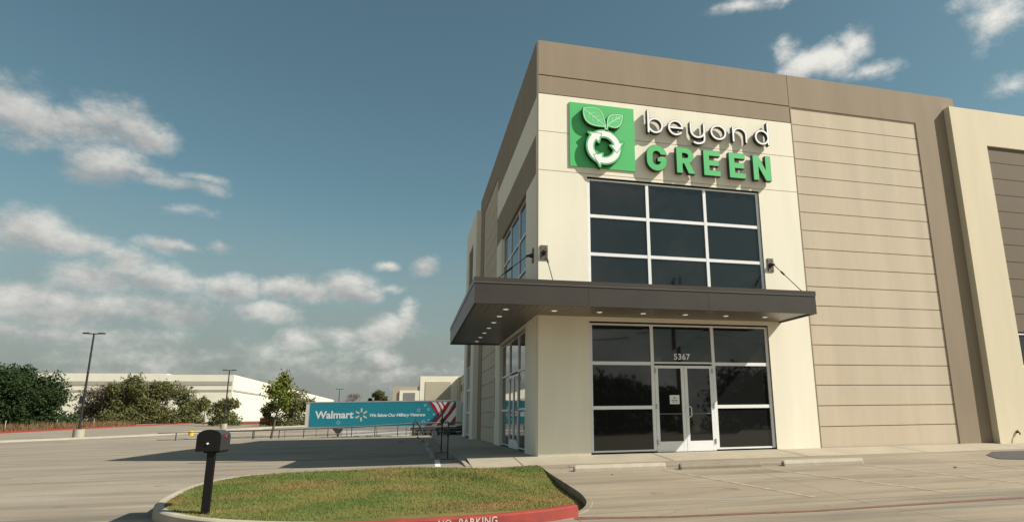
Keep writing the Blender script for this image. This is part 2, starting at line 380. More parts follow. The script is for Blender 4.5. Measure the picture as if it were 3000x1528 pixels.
# sidewalk: apron along the front sloping flush into the stalls, raised walk along the side
def sw(x, y): return lerp(0, -.112, -y / 1.5) + .0
SWM = mat('sidewalk_concrete', (0.33, 0.285, 0.215), .85, .12, 1.2, .25, 60)
sheet('sidewalk', [-1.62, -1.0, 0, 4, 8, 12, 16, 26], [-1.5, -1.0, -.5, 0, .2], lambda x, y: sw(x, y) if y < 0 else 0.0, SWM)
b = MB(); b.box((-1.62, .2, -.3), (.3, 7.5, 0.0)); b.box((-1.62, 7.52, -.3), (.3, 18.4, 0.0)); struct(b.build('sidewalk', SWM))
b = MB()
for i in range(8):
    y0 = -1.1 + i * 2.5; y1 = min(y0 + 2.49, 18.4); z = lambda y: .004 if y > -.2 else lerp(.004, -.085, (-.2 - y) / .9)
    b.add([(-1.76, y0, -.3), (-1.61, y0, -.3), (-1.61, y1, -.3), (-1.76, y1, -.3), (-1.74, y0, z(y0)), (-1.61, y0, z(y0)), (-1.61, y1, z(y1)), (-1.74, y1, z(y1))], [(0, 3, 2, 1), (4, 5, 6, 7), (0, 1, 5, 4), (1, 2, 6, 5), (2, 3, 7, 6), (3, 0, 4, 7)])
struct(b.build('sidewalk_kerb', mat('side_kerb', (0.30, 0.25, 0.21), .85, .15, 3, .3, 60)))
# joints in the apron (dark seams)
b = MB()
for x in (-.55, 2.9, 6.4, 9.9, 13.4):
    b.add([(x, -1.49, sw(0, -1.49) + .004), (x + .02, -1.49, sw(0, -1.49) + .004), (x + .02, -.01, .002), (x, -.01, .002)], [(0, 1, 2, 3)])
for y in (2.0, 4.6, 10.2, 13.0): b.add([(-1.6, y, .004), (-.01, y, .004), (-.01, y + .02, .004), (-1.6, y + .02, .004)], [(0, 1, 2, 3)])
struct(b.build('sidewalk_joint', mat('joint_filler', (.05, .045, .04), .9, 0)))

def strip(mb, pts, w, zf, h=0.004, side=True, sub=6):
    """painted line following the ground"""
    P = []
    for (a, b_) in zip(pts[:-1], pts[1:]):
        for k in range(sub): P.append((lerp(a[0], b_[0], k / sub), lerp(a[1], b_[1], k / sub)))
    P.append(pts[-1]); n = len(P); vs = []
    for i in range(n):
        a = P[max(i - 1, 0)]; c = P[min(i + 1, n - 1)]; dx, dy = c[0] - a[0], c[1] - a[1]; L = math.hypot(dx, dy); nx_, ny_ = -dy / L * w / 2, dx / L * w / 2
        for s_ in (-1, 1): vs.append((P[i][0] + s_ * nx_, P[i][1] + s_ * ny_, zf(P[i][0] + s_ * nx_, P[i][1] + s_ * ny_) + h))
    mb.add(vs, [(2 * i, 2 * i + 2, 2 * i + 3, 2 * i + 1) for i in range(n - 1)]); return mb
for a, b_ in (((2.12, -2.66), (3.4, -5.9)), ((4.25, -2.9), (5.9, -6.1)), ((6.65, -3.0), (8.2, -6.1)), ((9.1, -2.85), (10.6, -6.0))):
    struct(strip(MB(), [a, b_], .10, g0).build('stall_line', mat('stall_paint', (0.305, 0.255, 0.185), .8, .35, 6)))
struct(strip(MB(), [(-2.22, 1.5), (-2.3, -.9)], .12, g0).build('stall_line', mat('fresh_line_paint', (0.62, 0.62, 0.58), .7, .1, 6)))
struct(strip(MB(), [(-.72, -6.40), (.62, -6.70), (2.7, -6.91), (4.87, -6.85), (6.61, -6.83), (12, -6.9)], .15, g0).build('fire_lane_line', mat('faded_red_line', (0.20, 0.065, 0.042), .8, .3, 7, col2=(.17, .10, .07))))
b = MB(); pp = [(11.5, -1.8), (10.78, -2.3), (10.45, -2.9), (12.0, -3.6), (16, -3.9), (16, -1.8)]
b.add([(x, y, g0(x, y) + .012) for x, y in pp], [tuple(range(6))]); struct(b.build('dark_patch', mat('patch_dark_grey', (.055, .055, .055), .85, .2, 8, .4, 60)))  # flat dark grey patch lying just above the pavement

# ------------------------------------------------------------------ grass island with kerb
def catmull(P, sub=6):
    n = len(P); out = []
    for i in range(n):
        p0, p1, p2, p3 = (np.array(P[(i + k - 1) % n], float) for k in range(4))
        for s_ in range(sub):
            t = s_ / sub; out.append(tuple(.5 * ((2 * p1) + (-p0 + p2) * t + (2 * p0 - 5 * p1 + 4 * p2 - p3) * t * t + (-p0 + 3 * p1 - 3 * p2 + p3) * t ** 3)))
    return out
ISL = [(-6.16, -4.88), (-6.24, -4.22), (-6.2, -3.46), (-5.98, -2.78), (-5.50, -2.35), (-4.52, -2.25), (-3.11, -2.12), (-1.56, -1.74), (-.42, -1.48), (-.24, -1.62), (-.23, -2.63), (-.19, -3.92), (-.18, -4.73), (-.28, -5.45), (-.57, -6.02), (-1.0, -6.30), (-1.6, -6.46), (-2.31, -6.55), (-3.04, -6.57), (-3.74, -6.50), (-4.46, -6.31), (-5.30, -5.92), (-5.87, -5.42)]
ring = catmull(ISL, 5)
def rise(x, y): return max(sm((-.45 - x) / .7) * sm((-5.0 - y) / .9), sm((-.8 - x) / 2.5))
def kz(x, y): return g0(x, y) + .006 + .134 * rise(x, y)   # kerb top
def gz_(x, y): # grass surface: gentle crown, sunk a little behind the flush kerb on the right
    cx, cy = -3.1, -3.9; r = math.hypot((x - cx) / 3.0, (y - cy) / 2.4)
    return kz(x, y) - .008 - .115 * sm((x + 1.4) / .8) * sm((-1.7 - y) / 2.0) * (1 - rise(x, y)) + .05 * max(0, 1 - r) + .008 * math.sin(x * 3.1 + y) * math.cos(y * 2.3)
GRASS = bpy.data.materials.new('lawn_grass'); GRASS.use_nodes = True
def grass_mat(m, blade):
    t = m.node_tree; b = t.nodes['Principled BSDF']; b.inputs['Roughness'].default_value = .75; b.inputs['Specular IOR Level'].default_value = .2
    geo = t.nodes.new('ShaderNodeNewGeometry')
    def nz(scale, lo, hi, st=(1, 1, 1)):
        mp = t.nodes.new('ShaderNodeMapping'); mp.inputs['Scale'].default_value = st; t.links.new(geo.outputs['Position'], mp.inputs[0])
        n = t.nodes.new('ShaderNodeTexNoise'); n.inputs['Scale'].default_value = scale; n.inputs['Detail'].default_value = 6; t.links.new(mp.outputs[0], n.inputs[0])
        r = t.nodes.new('ShaderNodeMapRange'); t.links.new(n.outputs['Fac'], r.inputs[0]); r.inputs[1].default_value = lo; r.inputs[2].default_value = hi; return r.outputs[0]
    def mix(f, a, c):
        x = t.nodes.new('ShaderNodeMix'); x.data_type = 'RGBA'
        for i, q in ((0, f), (6, a), (7, c)):
            if hasattr(q, 'links'): t.links.new(q, x.inputs[i])
            else: x.inputs[i].default_value = tuple(q) + (1,)
        return x.outputs[2]
    c = mix(nz(.8, .36, .66, (1, 1.5, 1)), (0.080, 0.112, 0.024), (0.165, 0.150, 0.046))
    c = mix(nz(.9, .50, .72, (.8, 1.6, 1)), c, (0.205, 0.128, 0.052))
    c = mix(nz(14, .55, .9), c, (0.060, 0.070, 0.018))
    if blade:
        x = t.nodes.new('ShaderNodeMix'); x.data_type = 'RGBA'; x.blend_type = 'MULTIPLY'; x.inputs[0].default_value = 1; t.links.new(c, x.inputs[6])
        r = t.nodes.new('ShaderNodeMapRange'); t.links.new(geo.outputs['Random Per Island'], r.inputs[0]); r.inputs[3].default_value = .95; r.inputs[4].default_value = 1.45
        t.links.new(r.outputs[0], x.inputs[7]); c = x.outputs[2]
    t.links.new(c, b.inputs['Base Color'])
grass_mat(GRASS, False); BLADE = bpy.data.materials.new('grass_blades'); BLADE.use_nodes = True; grass_mat(BLADE, True)
bm = bmesh.new(); cen = (-3.1, -3.8); rings = 14; prev = None
for k in range(rings + 1):
    s_ = 1 - k / (rings + .0) * .999
    cur = [bm.verts.new((cen[0] + (p[0] - cen[0]) * s_, cen[1] + (p[1] - cen[1]) * s_, gz_(cen[0] + (p[0] - cen[0]) * s_, cen[1] + (p[1] - cen[1]) * s_))) for p in ring]
    if prev:
        for i in range(len(ring)): bm.faces.new((prev[i], prev[(i + 1) % len(ring)], cur[(i + 1) % len(ring)], cur[i])).smooth = True
    prev = cur
bmesh.ops.recalc_face_normals(bm, faces=bm.faces)
if sum(f.normal.z for f in bm.faces) < 0: bmesh.ops.reverse_faces(bm, faces=bm.faces)
me = bpy.data.meshes.new('grass_island'); bm.to_mesh(me); bm.free(); me.materials.append(GRASS)
o = bpy.data.objects.new('lawn', me); COL.objects.link(o); struct(o)
def inring(x, y):
    c = False; n = len(ring)
    for i in range(n):
        a, b_ = ring[i], ring[(i + 1) % n]
        if (a[1] > y) != (b_[1] > y) and x < (b_[0] - a[0]) * (y - a[1]) / (b_[1] - a[1]) + a[0]: c = not c
    return c
vs = []; fs = []
cnt = 0
clump = [(rng.uniform(-6, -.3), rng.uniform(-6.1, -1.4)) for _ in range(40)]
while cnt < 52000:
    x = rng.uniform(-6.35, -.08); y = rng.uniform(-6.35, -1.1)
    if not inring(x, y): continue
    cnt += 1; z = gz_(x, y); h = rng.uniform(.012, .036) * (1.8 if math.hypot(x + 2.2, (y + 3.1) * 1.6) < .9 else 1); a = rng.uniform(0, 6.28); w = rng.uniform(.003, .006)
    lx, ly = rng.uniform(-.018, .018, 2); n0 = len(vs)
    vs += [(x - w * math.cos(a), y - w * math.sin(a), z - .003), (x + w * math.cos(a), y + w * math.sin(a), z - .003), (x + lx, y + ly, z + h)]; fs.append((n0, n0 + 1, n0 + 2))
me = bpy.data.meshes.new('grass'); me.from_pydata(vs, [], fs); me.materials.append(BLADE)
o = bpy.data.objects.new('grass', me); COL.objects.link(o); o['kind'] = 'stuff'; o['label'] = 'patchy green and brown turf in the kerbed island'
# kerb: concrete part and red part
def kerb_run(i0, i1, name, m, w=.17, zf=None):
    n = len(ring); pr_ = []
    idx = list(range(i0, i1 + 1))
    prof = [(0.0, -.22), (0.0, 0.0), (w - .035, 0.0), (w - .008, -.018), (w + .01, -.25)]
    mb = MB(); vs = []
    for q, i in enumerate(idx):
        p = ring[i % n]; a = ring[(i - 1) % n]; c = ring[(i + 1) % n]; dx, dy = c[0] - a[0], c[1] - a[1]; L = math.hypot(dx, dy); ox, oy = dy / L, -dx / L
        if (p[0] + ox * .1 - cen[0]) ** 2 + (p[1] + oy * .1 - cen[1]) ** 2 < (p[0] - cen[0]) ** 2 + (p[1] - cen[1]) ** 2: ox, oy = -ox, -oy
        zt = (zf or kz)(p[0], p[1])
        for (d, z) in prof: vs.append((p[0] + ox * d, p[1] + oy * d, zt + z))
    k = len(prof); fs = []
    for q in range(len(idx) - 1):
        for j in range(k - 1): fs.append((q * k + j, q * k + j + 1, (q + 1) * k + j + 1, (q + 1) * k + j))
    fs += [tuple(range(k)), tuple((len(idx) - 1) * k + j for j in range(k))]
    mb.add(vs, fs); return struct(mb.build(name, m))
nr = len(ring)
def near(px_, py_): return min(range(nr), key=lambda i: (ring[i][0] - px_) ** 2 + (ring[i][1] - py_) ** 2)
iA = near(-.72, -6.12); iB = near(-3.95, -6.45)
lo, hi = sorted((iA, iB))
kzr = lambda x, y: g0(x, y) + .14
kerb_run(lo, hi, 'red_kerb', REDK, .16, kzr)
iT = near(-1.2, -1.65); iT2 = iT if iT > hi else iT + nr
kerb_run(hi, iT2, 'kerb', CONCW, .13)
kerb_run(iT2, lo + nr, 'flush_kerb', GM, .12, lambda x, y: g0(x, y) + .006)
# the pavement is cut around the island
from mathutils.geometry import delaunay_2d_cdt
gx = [q for q in xs if -8 <= q <= 1.5]; gy = [q for q in ys if -8 <= q <= .5]
off = []
for i in range(nr):
    p, a_, c_ = ring[i], ring[(i - 1) % nr], ring[(i + 1) % nr]; dx, dy = c_[0] - a_[0], c_[1] - a_[1]; L = math.hypot(dx, dy); ox, oy = dy / L, -dx / L
    if (p[0] + ox * .1 - cen[0]) ** 2 + (p[1] + oy * .1 - cen[1]) ** 2 < (p[0] - cen[0]) ** 2 + (p[1] - cen[1]) ** 2: ox, oy = -ox, -oy
    off.append((p[0] + ox * .07, p[1] + oy * .07))
pts = list(off) + [(x, y) for y in gy for x in gx if min((x - q[0]) ** 2 + (y - q[1]) ** 2 for q in off) > .01 and not inring(x, y)]
out = delaunay_2d_cdt([Vector(p) for p in pts], [(i, (i + 1) % nr) for i in range(nr)], [], 0, 1e-5)
tri = [f for f in out[2] if not inring(sum(out[0][i][0] for i in f) / 3, sum(out[0][i][1] for i in f) / 3)]
me = bpy.data.meshes.new('ground'); me.from_pydata([(p[0], p[1], g(p[0], p[1])) for p in out[0]], [], tri)
bm = bmesh.new(); bm.from_mesh(me); bmesh.ops.recalc_face_normals(bm, faces=bm.faces)
if sum(f.normal.z for f in bm.faces) < 0: bmesh.ops.reverse_faces(bm, faces=bm.faces)
GO = bpy.data.objects['ground']; bm2 = bmesh.new(); bm2.from_mesh(GO.data)
kill = [f for f in bm2.faces if -8 <= f.calc_center_median().x <= 1.5 and -8 <= f.calc_center_median().y <= .5]
bmesh.ops.delete(bm2, geom=kill, context='FACES'); bm.to_mesh(me); bm2.from_mesh(me); bmesh.ops.remove_doubles(bm2, verts=bm2.verts, dist=1e-4)
for f in bm2.faces: f.smooth = True
bm2.to_mesh(GO.data); bm.free(); bm2.free(); bpy.data.meshes.remove(me)
# stencilled words on the red kerb face (bottom of the picture cuts them)
def stencil(body, x0, x1, z0=.042, z1=.134):
    P = lambda x: min(((r_[0] - x) ** 2, r_) for r_ in ring if r_[1] < -5)[1]
    def f(u, d, w):
        # outward face position at this x
        best_i = None
        for i in range(lo, hi):
            a, b_ = ring[i], ring[i + 1]
            if min(a[0], b_[0]) <= u <= max(a[0], b_[0]): best_i = i; break
        a, b_ = ring[best_i], ring[best_i + 1]; t = (u - a[0]) / (b_[0] - a[0]); y = a[1] + t * (b_[1] - a[1]); dx, dy = b_[0] - a[0], b_[1] - a[1]; L = math.hypot(dx, dy); s_ = -1 if dx / L > 0 else 1
        ox, oy = dy / L, -dx / L
        if oy > 0: ox, oy = -ox, -oy
        zt = kzr(u, y); off = .152 + (.135 - w) * .09
        return (u + ox * (off + d + .003), y + oy * (off + d + .003), zt - .15 + w)
    me = text_mesh(body, .012, 0, .002, 1.1); fit(me, x0, x1, z0, z1, f, 0, .0035)
    return me
for words, lb in (((('NO', -2.56, -2.40), ('PARKING', -2.31, -1.83)), 'faded white stencilled words NO PARKING on the red kerb face'), ((('FIRE', -3.62, -3.42), ('LANE', -3.33, -3.08)), 'faded white stencilled words FIRE LANE on the red kerb face')):
    kt = thing('kerb_lettering', lb, 'lettering', (words[0][1], -6.7, -.4))
    for wd, a, c in words: meshobj('word', stencil(wd, a, c), TEXTW, kt)

# ------------------------------------------------------------------ main building
BLD = thing('warehouse_building', 'cream and brown tilt-wall corner building with dark windows and bronze canopy', 'building', (0, 0, 0))
def panels(name, mp, us, vs_, m, holes=(), d=0.0, parent=BLD, gap=.018, reveal_u=(), reveal_v=(), thick=.10, groove=.022, backm=BACK):
    """wall skin of panels with recessed reveals at given u / v lines; holes = (u0,u1,v0,v1)"""
    a = MB(); bk = MB()
    for u0, u1 in zip(us[:-1], us[1:]):
        for w0, w1 in zip(vs_[:-1], vs_[1:]):
            cu_, cv = (u0 + u1) / 2, (w0 + w1) / 2
            if any(h[0] < cu_ < h[1] and h[2] < cv < h[3] for h in holes): continue
            e = lambda q, L, s_: q + s_ * gap / 2 if any(abs(q - r_) < 1e-6 for r_ in L) else q
            a.box(mp(e(u0, reveal_u, 1), d, e(w0, reveal_v, 1)), mp(e(u1, reveal_u, -1), d + thick, e(w1, reveal_v, -1)))
            bk.box(mp(u0, d + groove, w0), mp(u1, d + thick + .003, w1))
    o = a.build(name, m, parent)
    if reveal_u or reveal_v: bk.build(name + '_reveal', backm, o)
    return o
C = .045   # corner chamfer
# --- front, bay 1 (x 0..7.76)
UW = (1.36, 6.48, 4.05, 7.14); LW = (1.36, 6.44, 0.0, 3.26)
X1 = 7.76
panels('wall', FR, [C, 1.36, 6.44, 6.48, X1], [-.25, 3.26, 4.05, 7.14, 7.22, 8.32, 9.41], CREAM, [UW, (1.36, 6.44, -.25, 3.26)], reveal_u=[X1], reveal_v=[7.22, 8.32, 9.41], backm=mat('cream_reveal', (.42, .37, .28), .9, .05))
panels('brown_band', FR, [C, X1], [9.41, 9.96, 11.0], BROWN, gap=.034, reveal_u=[X1], reveal_v=[9.41, 9.96], backm=mat('brown_reveal', (.10, .08, .055), .9, .05))
MB().add([(C, 0, -.25), (0, C, -.25), (0, C, 11.0), (C, 0, 11.0)], [(0, 1, 2, 3)]).build('corner_chamfer', mat('chamfer_paint', (.62, .53, .44), .85, .03), BLD)
# --- front, bay 2 (x 7.76..13.56): brown frame, tan siding courses
courses = [i * (9.95 / 18) for i in range(19)]
panels('siding', FR, [X1 + .04, 12.36], courses, TAN, d=.03, reveal_v=courses[1:-1], backm=mat('tan_reveal', (.27, .22, .155), .9, .05), gap=.022)
panels('brown_frame', FR, [X1, 12.36, 14.0], [-.25, 0.0, 9.95, 11.0], BROWN, [(X1, 12.36, 0, 9.95)], thick=.14)
MB().box((X1 + .01, .001, -.25), (X1 + .04, .12, 9.95)).build('siding_edge', mat('edge_paint', (.30, .24, .17), .85, .05), BLD)
# --- front, bay 3 projecting (x 13.56..24)
P3 = -.22
panels('wall', FR, [13.56, 14.87, 19.5, 21.0, 26], [-.3, 0, 3.25, 9.33, 10.57], LTAN, [(14.87, 19.5, 0, 9.33)], d=P3, thick=.249)
c3 = [3.25 + i * (6.08 / 11) for i in range(12)]
panels('siding', FR, [14.87, 19.5], c3, DKBROWN, d=P3 + .06, reveal_v=c3[1:-1], backm=mat('dark_reveal', (.06, .045, .035), .9, .05))
# --- left face, bay 1 (y 0..7.76), mirrored layout
UWL = (1.57, 6.5, 4.05, 7.14); LWL = (1.57, 6.5, 0.0, 3.3)
panels('side_wall', LF, [C, 1.57, 6.5, X1], [-.25, 3.3, 4.05, 7.14], CREAM, [UWL, (1.57, 6.5, -.25, 3.3)])
panels('side_brown_band', LF, [C + .06, X1], [7.14, 8.24], BROWN, reveal_v=[7.14], backm=BACK)
panels('side_wall', LF, [C, X1], [8.24, 9.31], CREAM)
panels('side_brown_band', LF, [C, X1], [9.31, 11.0], BROWN)
panels('side_wall', LF, [C, C + .06], [7.14, 8.24], CREAM)
# --- left face, bay 2
cl = [i * (9.98 / 18) for i in range(19)]
panels('side_siding', LF, [X1 + .03, 12.36], cl, TAN, d=.03, reveal_v=cl[1:-1], backm=mat('tan_reveal2', (.27, .22, .155), .9, .05), gap=.022)
panels('side_brown_frame', LF, [X1, 12.36, 13.9], [-.25, 0.0, 9.98, 11.0], BROWN, [(X1, 12.36, 0, 9.98)], thick=.14)
# --- left face, bay 3 projecting
panels('side_wall', LF, [13.56, 15.0, 17.3, 18.6], [-.3, 0, 3.4, 9.25, 10.5], CREAM, [(15.0, 17.3, 0, 9.25)], d=P3, thick=.249)
c4 = [3.4 + i * (5.85 / 11) for i in range(12)]
panels('side_siding', LF, [15.0, 17.3], c4, DKBROWN, d=P3 + .06, reveal_v=c4[1:-1])
# solid cores behind the skins and roof
b = MB(); b.box((.30, .30, -.3), (26, 18.4, 10.75)); b.build('wall_core', mat('interior_core', (.05, .05, .05), .9, 0), BLD)
b = MB(); b.box((.10, .14, 10.7), (14.0, .35, 10.999)); b.box((.10, .35, 10.7), (.35, 13.9, 10.999)); b.box((13.7, .001, 10.2), (26, .3, 10.56)); b.box((.001, 13.7, 10.2), (.3, 18.6, 10.49)); b.box((.16, .14, -.25), (.30, .30, 10.9))
b.build('parapet', BROWN, BLD)
b = MB(); b.box((.02, 18.4, -.3), (9.2, 18.62, 10.45)); b.build('end_wall', LTAN, BLD)
# --- windows
def window(mp, us, rows_by_col, d, fw, parent=BLD, glass=GLASS, frame=WHITE, name='window', skip=()):
    """us: mullion centre lines; rows_by_col: for each column the horizontal bar centres"""
    a = MB(); p = MB(); dep = .07
    v_lo = min(r_[0] for r_ in rows_by_col); v_hi = max(r_[-1] for r_ in rows_by_col)
    for k, u in enumerate(us):
        rr = [rows_by_col[q] for q in (k - 1, k) if 0 <= q < len(rows_by_col)]
        a.box(mp(u - fw / 2, d, min(x[0] for x in rr)), mp(u + fw / 2, d + dep, max(x[-1] for x in rr)))
    for k, (u0, u1) in enumerate(zip(us[:-1], us[1:])):
        rows = rows_by_col[k]
        for w in rows: a.box(mp(u0 + fw / 2, d + .004, w - fw / 2 if w > rows[0] else w), mp(u1 - fw / 2, d + dep - .004, w + fw / 2 if w < rows[-1] else w))
        for w0, w1 in zip(rows[:-1], rows[1:]):   # every pane sits a hair out of true, as glazing does
            j = [random.uniform(-.0035, .0035) for _ in range(4)]
            cs_ = [(u0 + fw / 2 - .002, w0), (u1 - fw / 2 + .002, w0), (u1 - fw / 2 + .002, w1), (u0 + fw / 2 - .002, w1)]
            p.add([mp(a_, d + .035 + j[k_], b__) for k_, (a_, b__) in enumerate(cs_)] + [mp(a_, d + .055, b__) for a_, b__ in cs_], [(0, 1, 2), (0, 2, 3), (4, 5, 6, 7), (0, 1, 5, 4), (1, 2, 6, 5), (2, 3, 7, 6), (3, 0, 4, 7)])
    o = a.build(name, frame, parent); p.build('pane', glass, o); return o
window(FR, [1.40, 3.07, 4.78, 6.44], [[4.05, 5.03, 6.07, 7.10]] * 3, .05, .085)
FD = .055
window(FR, [1.40, 3.05, 4.77, 6.40], [[.04, 1.11, 2.21, 3.22], [2.21, 3.22], [.04, 1.11, 2.21, 3.22]], FD, .085)
window(LF, [1.61, 3.15, 4.80, 6.46], [[4.05, 5.01, 6.07, 7.10]] * 3, .07, .058)
window(LF, [1.61, 3.15, 4.80, 6.46], [[.05, 1.13, 2.22, 3.26], [2.22, 3.26], [.05, 1.13, 2.22, 3.26]], .075, .06)
window(LF, [15.04, 16.15, 17.26], [[.1, 1.15, 2.22, 3.36]] * 2, P3 + .06, .075)
window(FR, [14.91, 16.4, 18.0, 19.46], [[.05, 1.1, 2.2, 3.2]] * 3, P3 + .06, .075)
def door_leaf(mp, u0, u1, d, hinge_lo):
    a = MB(); z0, z1 = .015, 2.16; s_ = .085
    a.box(mp(u0, d, z0), mp(u0 + s_, d + .05, z1)); a.box(mp(u1 - s_, d, z0), mp(u1, d + .05, z1))
    a.box(mp(u0 + s_, d + .002, z0), mp(u1 - s_, d + .048, .265)); a.box(mp(u0 + s_, d + .002, z1 - .07), mp(u1 - s_, d + .048, z1))
    o = a.build('door', WHITE, BLD)
    MB().box(mp(u0 + s_, d + .02, .265), mp(u1 - s_, d + .03, z1 - .07)).build('pane', GLASS, o)
    MB().box(mp(u0 + s_, d - .004, .93), mp(u1 - s_, d + .019, .955)).build('push_bar', mat('bar_metal', (.12, .12, .12), .4, 0), o)
    ue = u0 + .012 if hinge_lo else u1 - .012
    for z in (.25, 1.13, 2.02): MB().box(mp(ue - .018, d - .018, z - .06), mp(ue + .018, d + .001, z + .06)).build('hinge', STEEL, o)
    return o
for mp, e in ((FR, 0.0), (LF, .06)):
    dd = FD - .005 if mp is FR else .072; dl = door_leaf(mp, 3.10 + e, 3.905 + e, dd, True); dr = door_leaf(mp, 3.915 + e, 4.72 + e, dd, False)
    for q, s_ in ((dr, 3.96 + e),):
        MB().tube([mp(s_, .045, 1.12), mp(s_, -.02, 1.12), mp(s_ + .03, -.035, 1.12), mp(s_ + .075, -.035, 1.08), mp(s_ + .075, -.035, .90), mp(s_ + .03, -.035, .86), mp(s_, -.02, .86), mp(s_, .045, .86)], .011, 8).build('handle', WHITE, q)
# number above the door
me = text_mesh('5367', .022, 0, .004, 1.05); fit(me, 3.66, 4.12, 2.315, 2.475, FR, FD + .032, FD + .026)
meshobj('house_number', me, mat('vinyl_white', (.8, .8, .78), .6, .03), BLD)
me = text_mesh('100', .0, 0, .002, 1.15); fit(me, 3.125, 3.29, 2.275, 2.345, FR, FD + .0335, FD + .030)
meshobj('suite_number', me, mat('vinyl_grey', (.26, .26, .25), .6, .03), BLD)
# hose bib
b = MB(); b.tube([(14.2, P3 + .01, .30), (14.2, P3 - .06, .30)], .035, 10); b.tube([(14.2, P3 - .06, .30), (14.2, P3 - .10, .28), (14.2, P3 - .11, .22)], .018, 8); b.tube([(14.2, P3 - .05, .30), (14.2, P3 - .05, .36)], .012, 6)
b.build('hose_bib', BLACK, BLD)
# conduit strip by the side joint
MB().box((-.03, 7.66, .9), (-.001, 7.70, 2.3)).build('conduit', STEEL, BLD)
# --- canopy wrapping the corner
cx0, cx1, cy0, cy1, z0, z1 = -1.69, 6.86, -1.62, 6.60, 3.34, 3.92
def Lpoly(o_): return [(cx0 - o_, cy0 - o_), (cx1 + o_, cy0 - o_), (cx1 + o_, -.002), (-.002, -.002), (-.002, cy1 + o_), (cx0 - o_, cy1 + o_)]
can = MB(); t = .06
# fascia boards as an outer skin
can.box((cx0, cy0, z0), (cx1, cy0 + t, 3.81)); can.box((cx1 - t, cy0 + t, z0), (cx1, -.002, 3.81)); can.box((cx0, cy0 + t, z0), (cx0 + t, cy1, 3.81)); can.box((cx0 + t, cy1 - t, z0), (-.002, cy1, 3.81))
canopy = can.build('canopy', BRONZE, BLD)
b = MB(); b.prism(Lpoly(.012), lambda x, y: (x, y, 3.812), lambda x, y: (x, y, z1)); b.build('canopy_cap', mat('cap_bronze', (.062, .052, .043), .38, .08, 1.5, metal=.25), canopy)
b = MB(); b.box((cx0 - .016, cy0 - .016, 3.800), (cx1 + .016, cy0 - .001, 3.812)); b.box((cx0 - .016, cy0, 3.800), (cx0 - .001, cy1 + .012, 3.812)); b.build('drip_edge', mat('drip_metal', (.22, .19, .17), .35, .05, metal=.4), canopy)
b = MB(); u = cx0 + t + .004
while u < cx1 - t - .01:
    u2 = min(u + .150, cx1 - t - .004); b.box((u, cy0 + t + .003, 3.372), (u2, -.004, 3.40)); u += .158
v_ = 0.002
while v_ < cy1 - t - .01:
    v2 = min(v_ + .150, cy1 - t - .004); b.box((cx0 + t + .004, v_, 3.372), (-.004, v2, 3.40)); v_ += .158
b.box((cx0 + t, cy0 + t, 3.402), (cx1 - t, -.003, 3.43)); b.box((cx0 + t, -.003, 3.402), (-.003, cy1 - t, 3.43))
b.build('soffit', SOFFIT, canopy)
for (x, y) in [(.29 + 1.128 * k, -.72) for k in range(6)] + [(-.87, -.73 + 1.083 * k) for k in range(7)]:
    b = MB(); b.tube([(x, y, 3.373), (x, y, 3.362)], .058, 20); dlt = b.build('downlight', LENS, canopy)
    b = MB(); b.tube([(x, y, 3.3725), (x, y, 3.366)], .078, 20); b.build('trim_ring', WHITE, dlt)
# panel seams on the fascia
b = MB()
SEAM = mat('seam', (.05, .042, .036), .5, 0)
for x in (.9, 3.9): MB().box((x, cy0 - .004, z0 + .002), (x + .012, cy0 - .0005, 3.80)).build('fascia_seam', SEAM, canopy)
# --- tie rods
def tie_rod(pc, nrm, end):
    pc = Vector(pc); n_ = Vector(nrm); side = Vector((0, 0, 1)).cross(n_); b = MB()
    def bx(c, hs, hz, hn):
        pts = [c + side * (sx * hs) + Vector((0, 0, sz * hz)) + n_ * (sn * hn) for sn in (-1, 1) for sz in (-1, 1) for sx in (-1, 1)]
        b.add(pts, [(0, 1, 3, 2), (4, 6, 7, 5), (0, 4, 5, 1), (2, 3, 7, 6), (0, 2, 6, 4), (1, 5, 7, 3)])
    bx(pc + n_ * .012, .095, .19, .011)
    rod = None; o = b.build('anchor_plate', mat('plate_bronze', (.13, .105, .085), .5, .2, 6, metal=.3), BLD)
    b2 = MB(); q = pc + n_ * .025
    b2.tube([q, q + n_ * .10 + Vector((0, 0, -.01))], [.07, .035], 10); b2.tube([q + n_ * .08, q + n_ * .17 + Vector((0, 0, -.03))], .03, 8)
    b2.build('clevis', BLACK, o)
    s_ = q + n_ * .15 + Vector((0, 0, -.03)); e = Vector(end); b3 = MB(); b3.tube([s_, e], .011, 6)
    m1 = s_.lerp(e, .25); m2 = s_.lerp(e, .40); b3.tube([m1, m1.lerp(m2, .15), m1.lerp(m2, .85), m2], [.012, .026, .026, .012], 8)
    for tt in (.45, .5): pass
    b3.build('rod', BLACK, o)
    for sx in (-1, 1):
        for sz in (-1, 1):
            w = pc + side * (sx * .06) + Vector((0, 0, sz * .14)) + n_ * .023; MB().tube([w, w + n_ * .015], .013, 6).build('bolt', STEEL, o)
tie_rod((.19, 0, 4.98), (0, -1, 0), (.10, -1.45, 3.93))
tie_rod((6.67, 0, 4.97), (0, -1, 0), (6.62, -1.45, 3.93))
tie_rod((0, .44, 5.0), (-1, 0, 0), (-1.50, 1.0, 3.93))
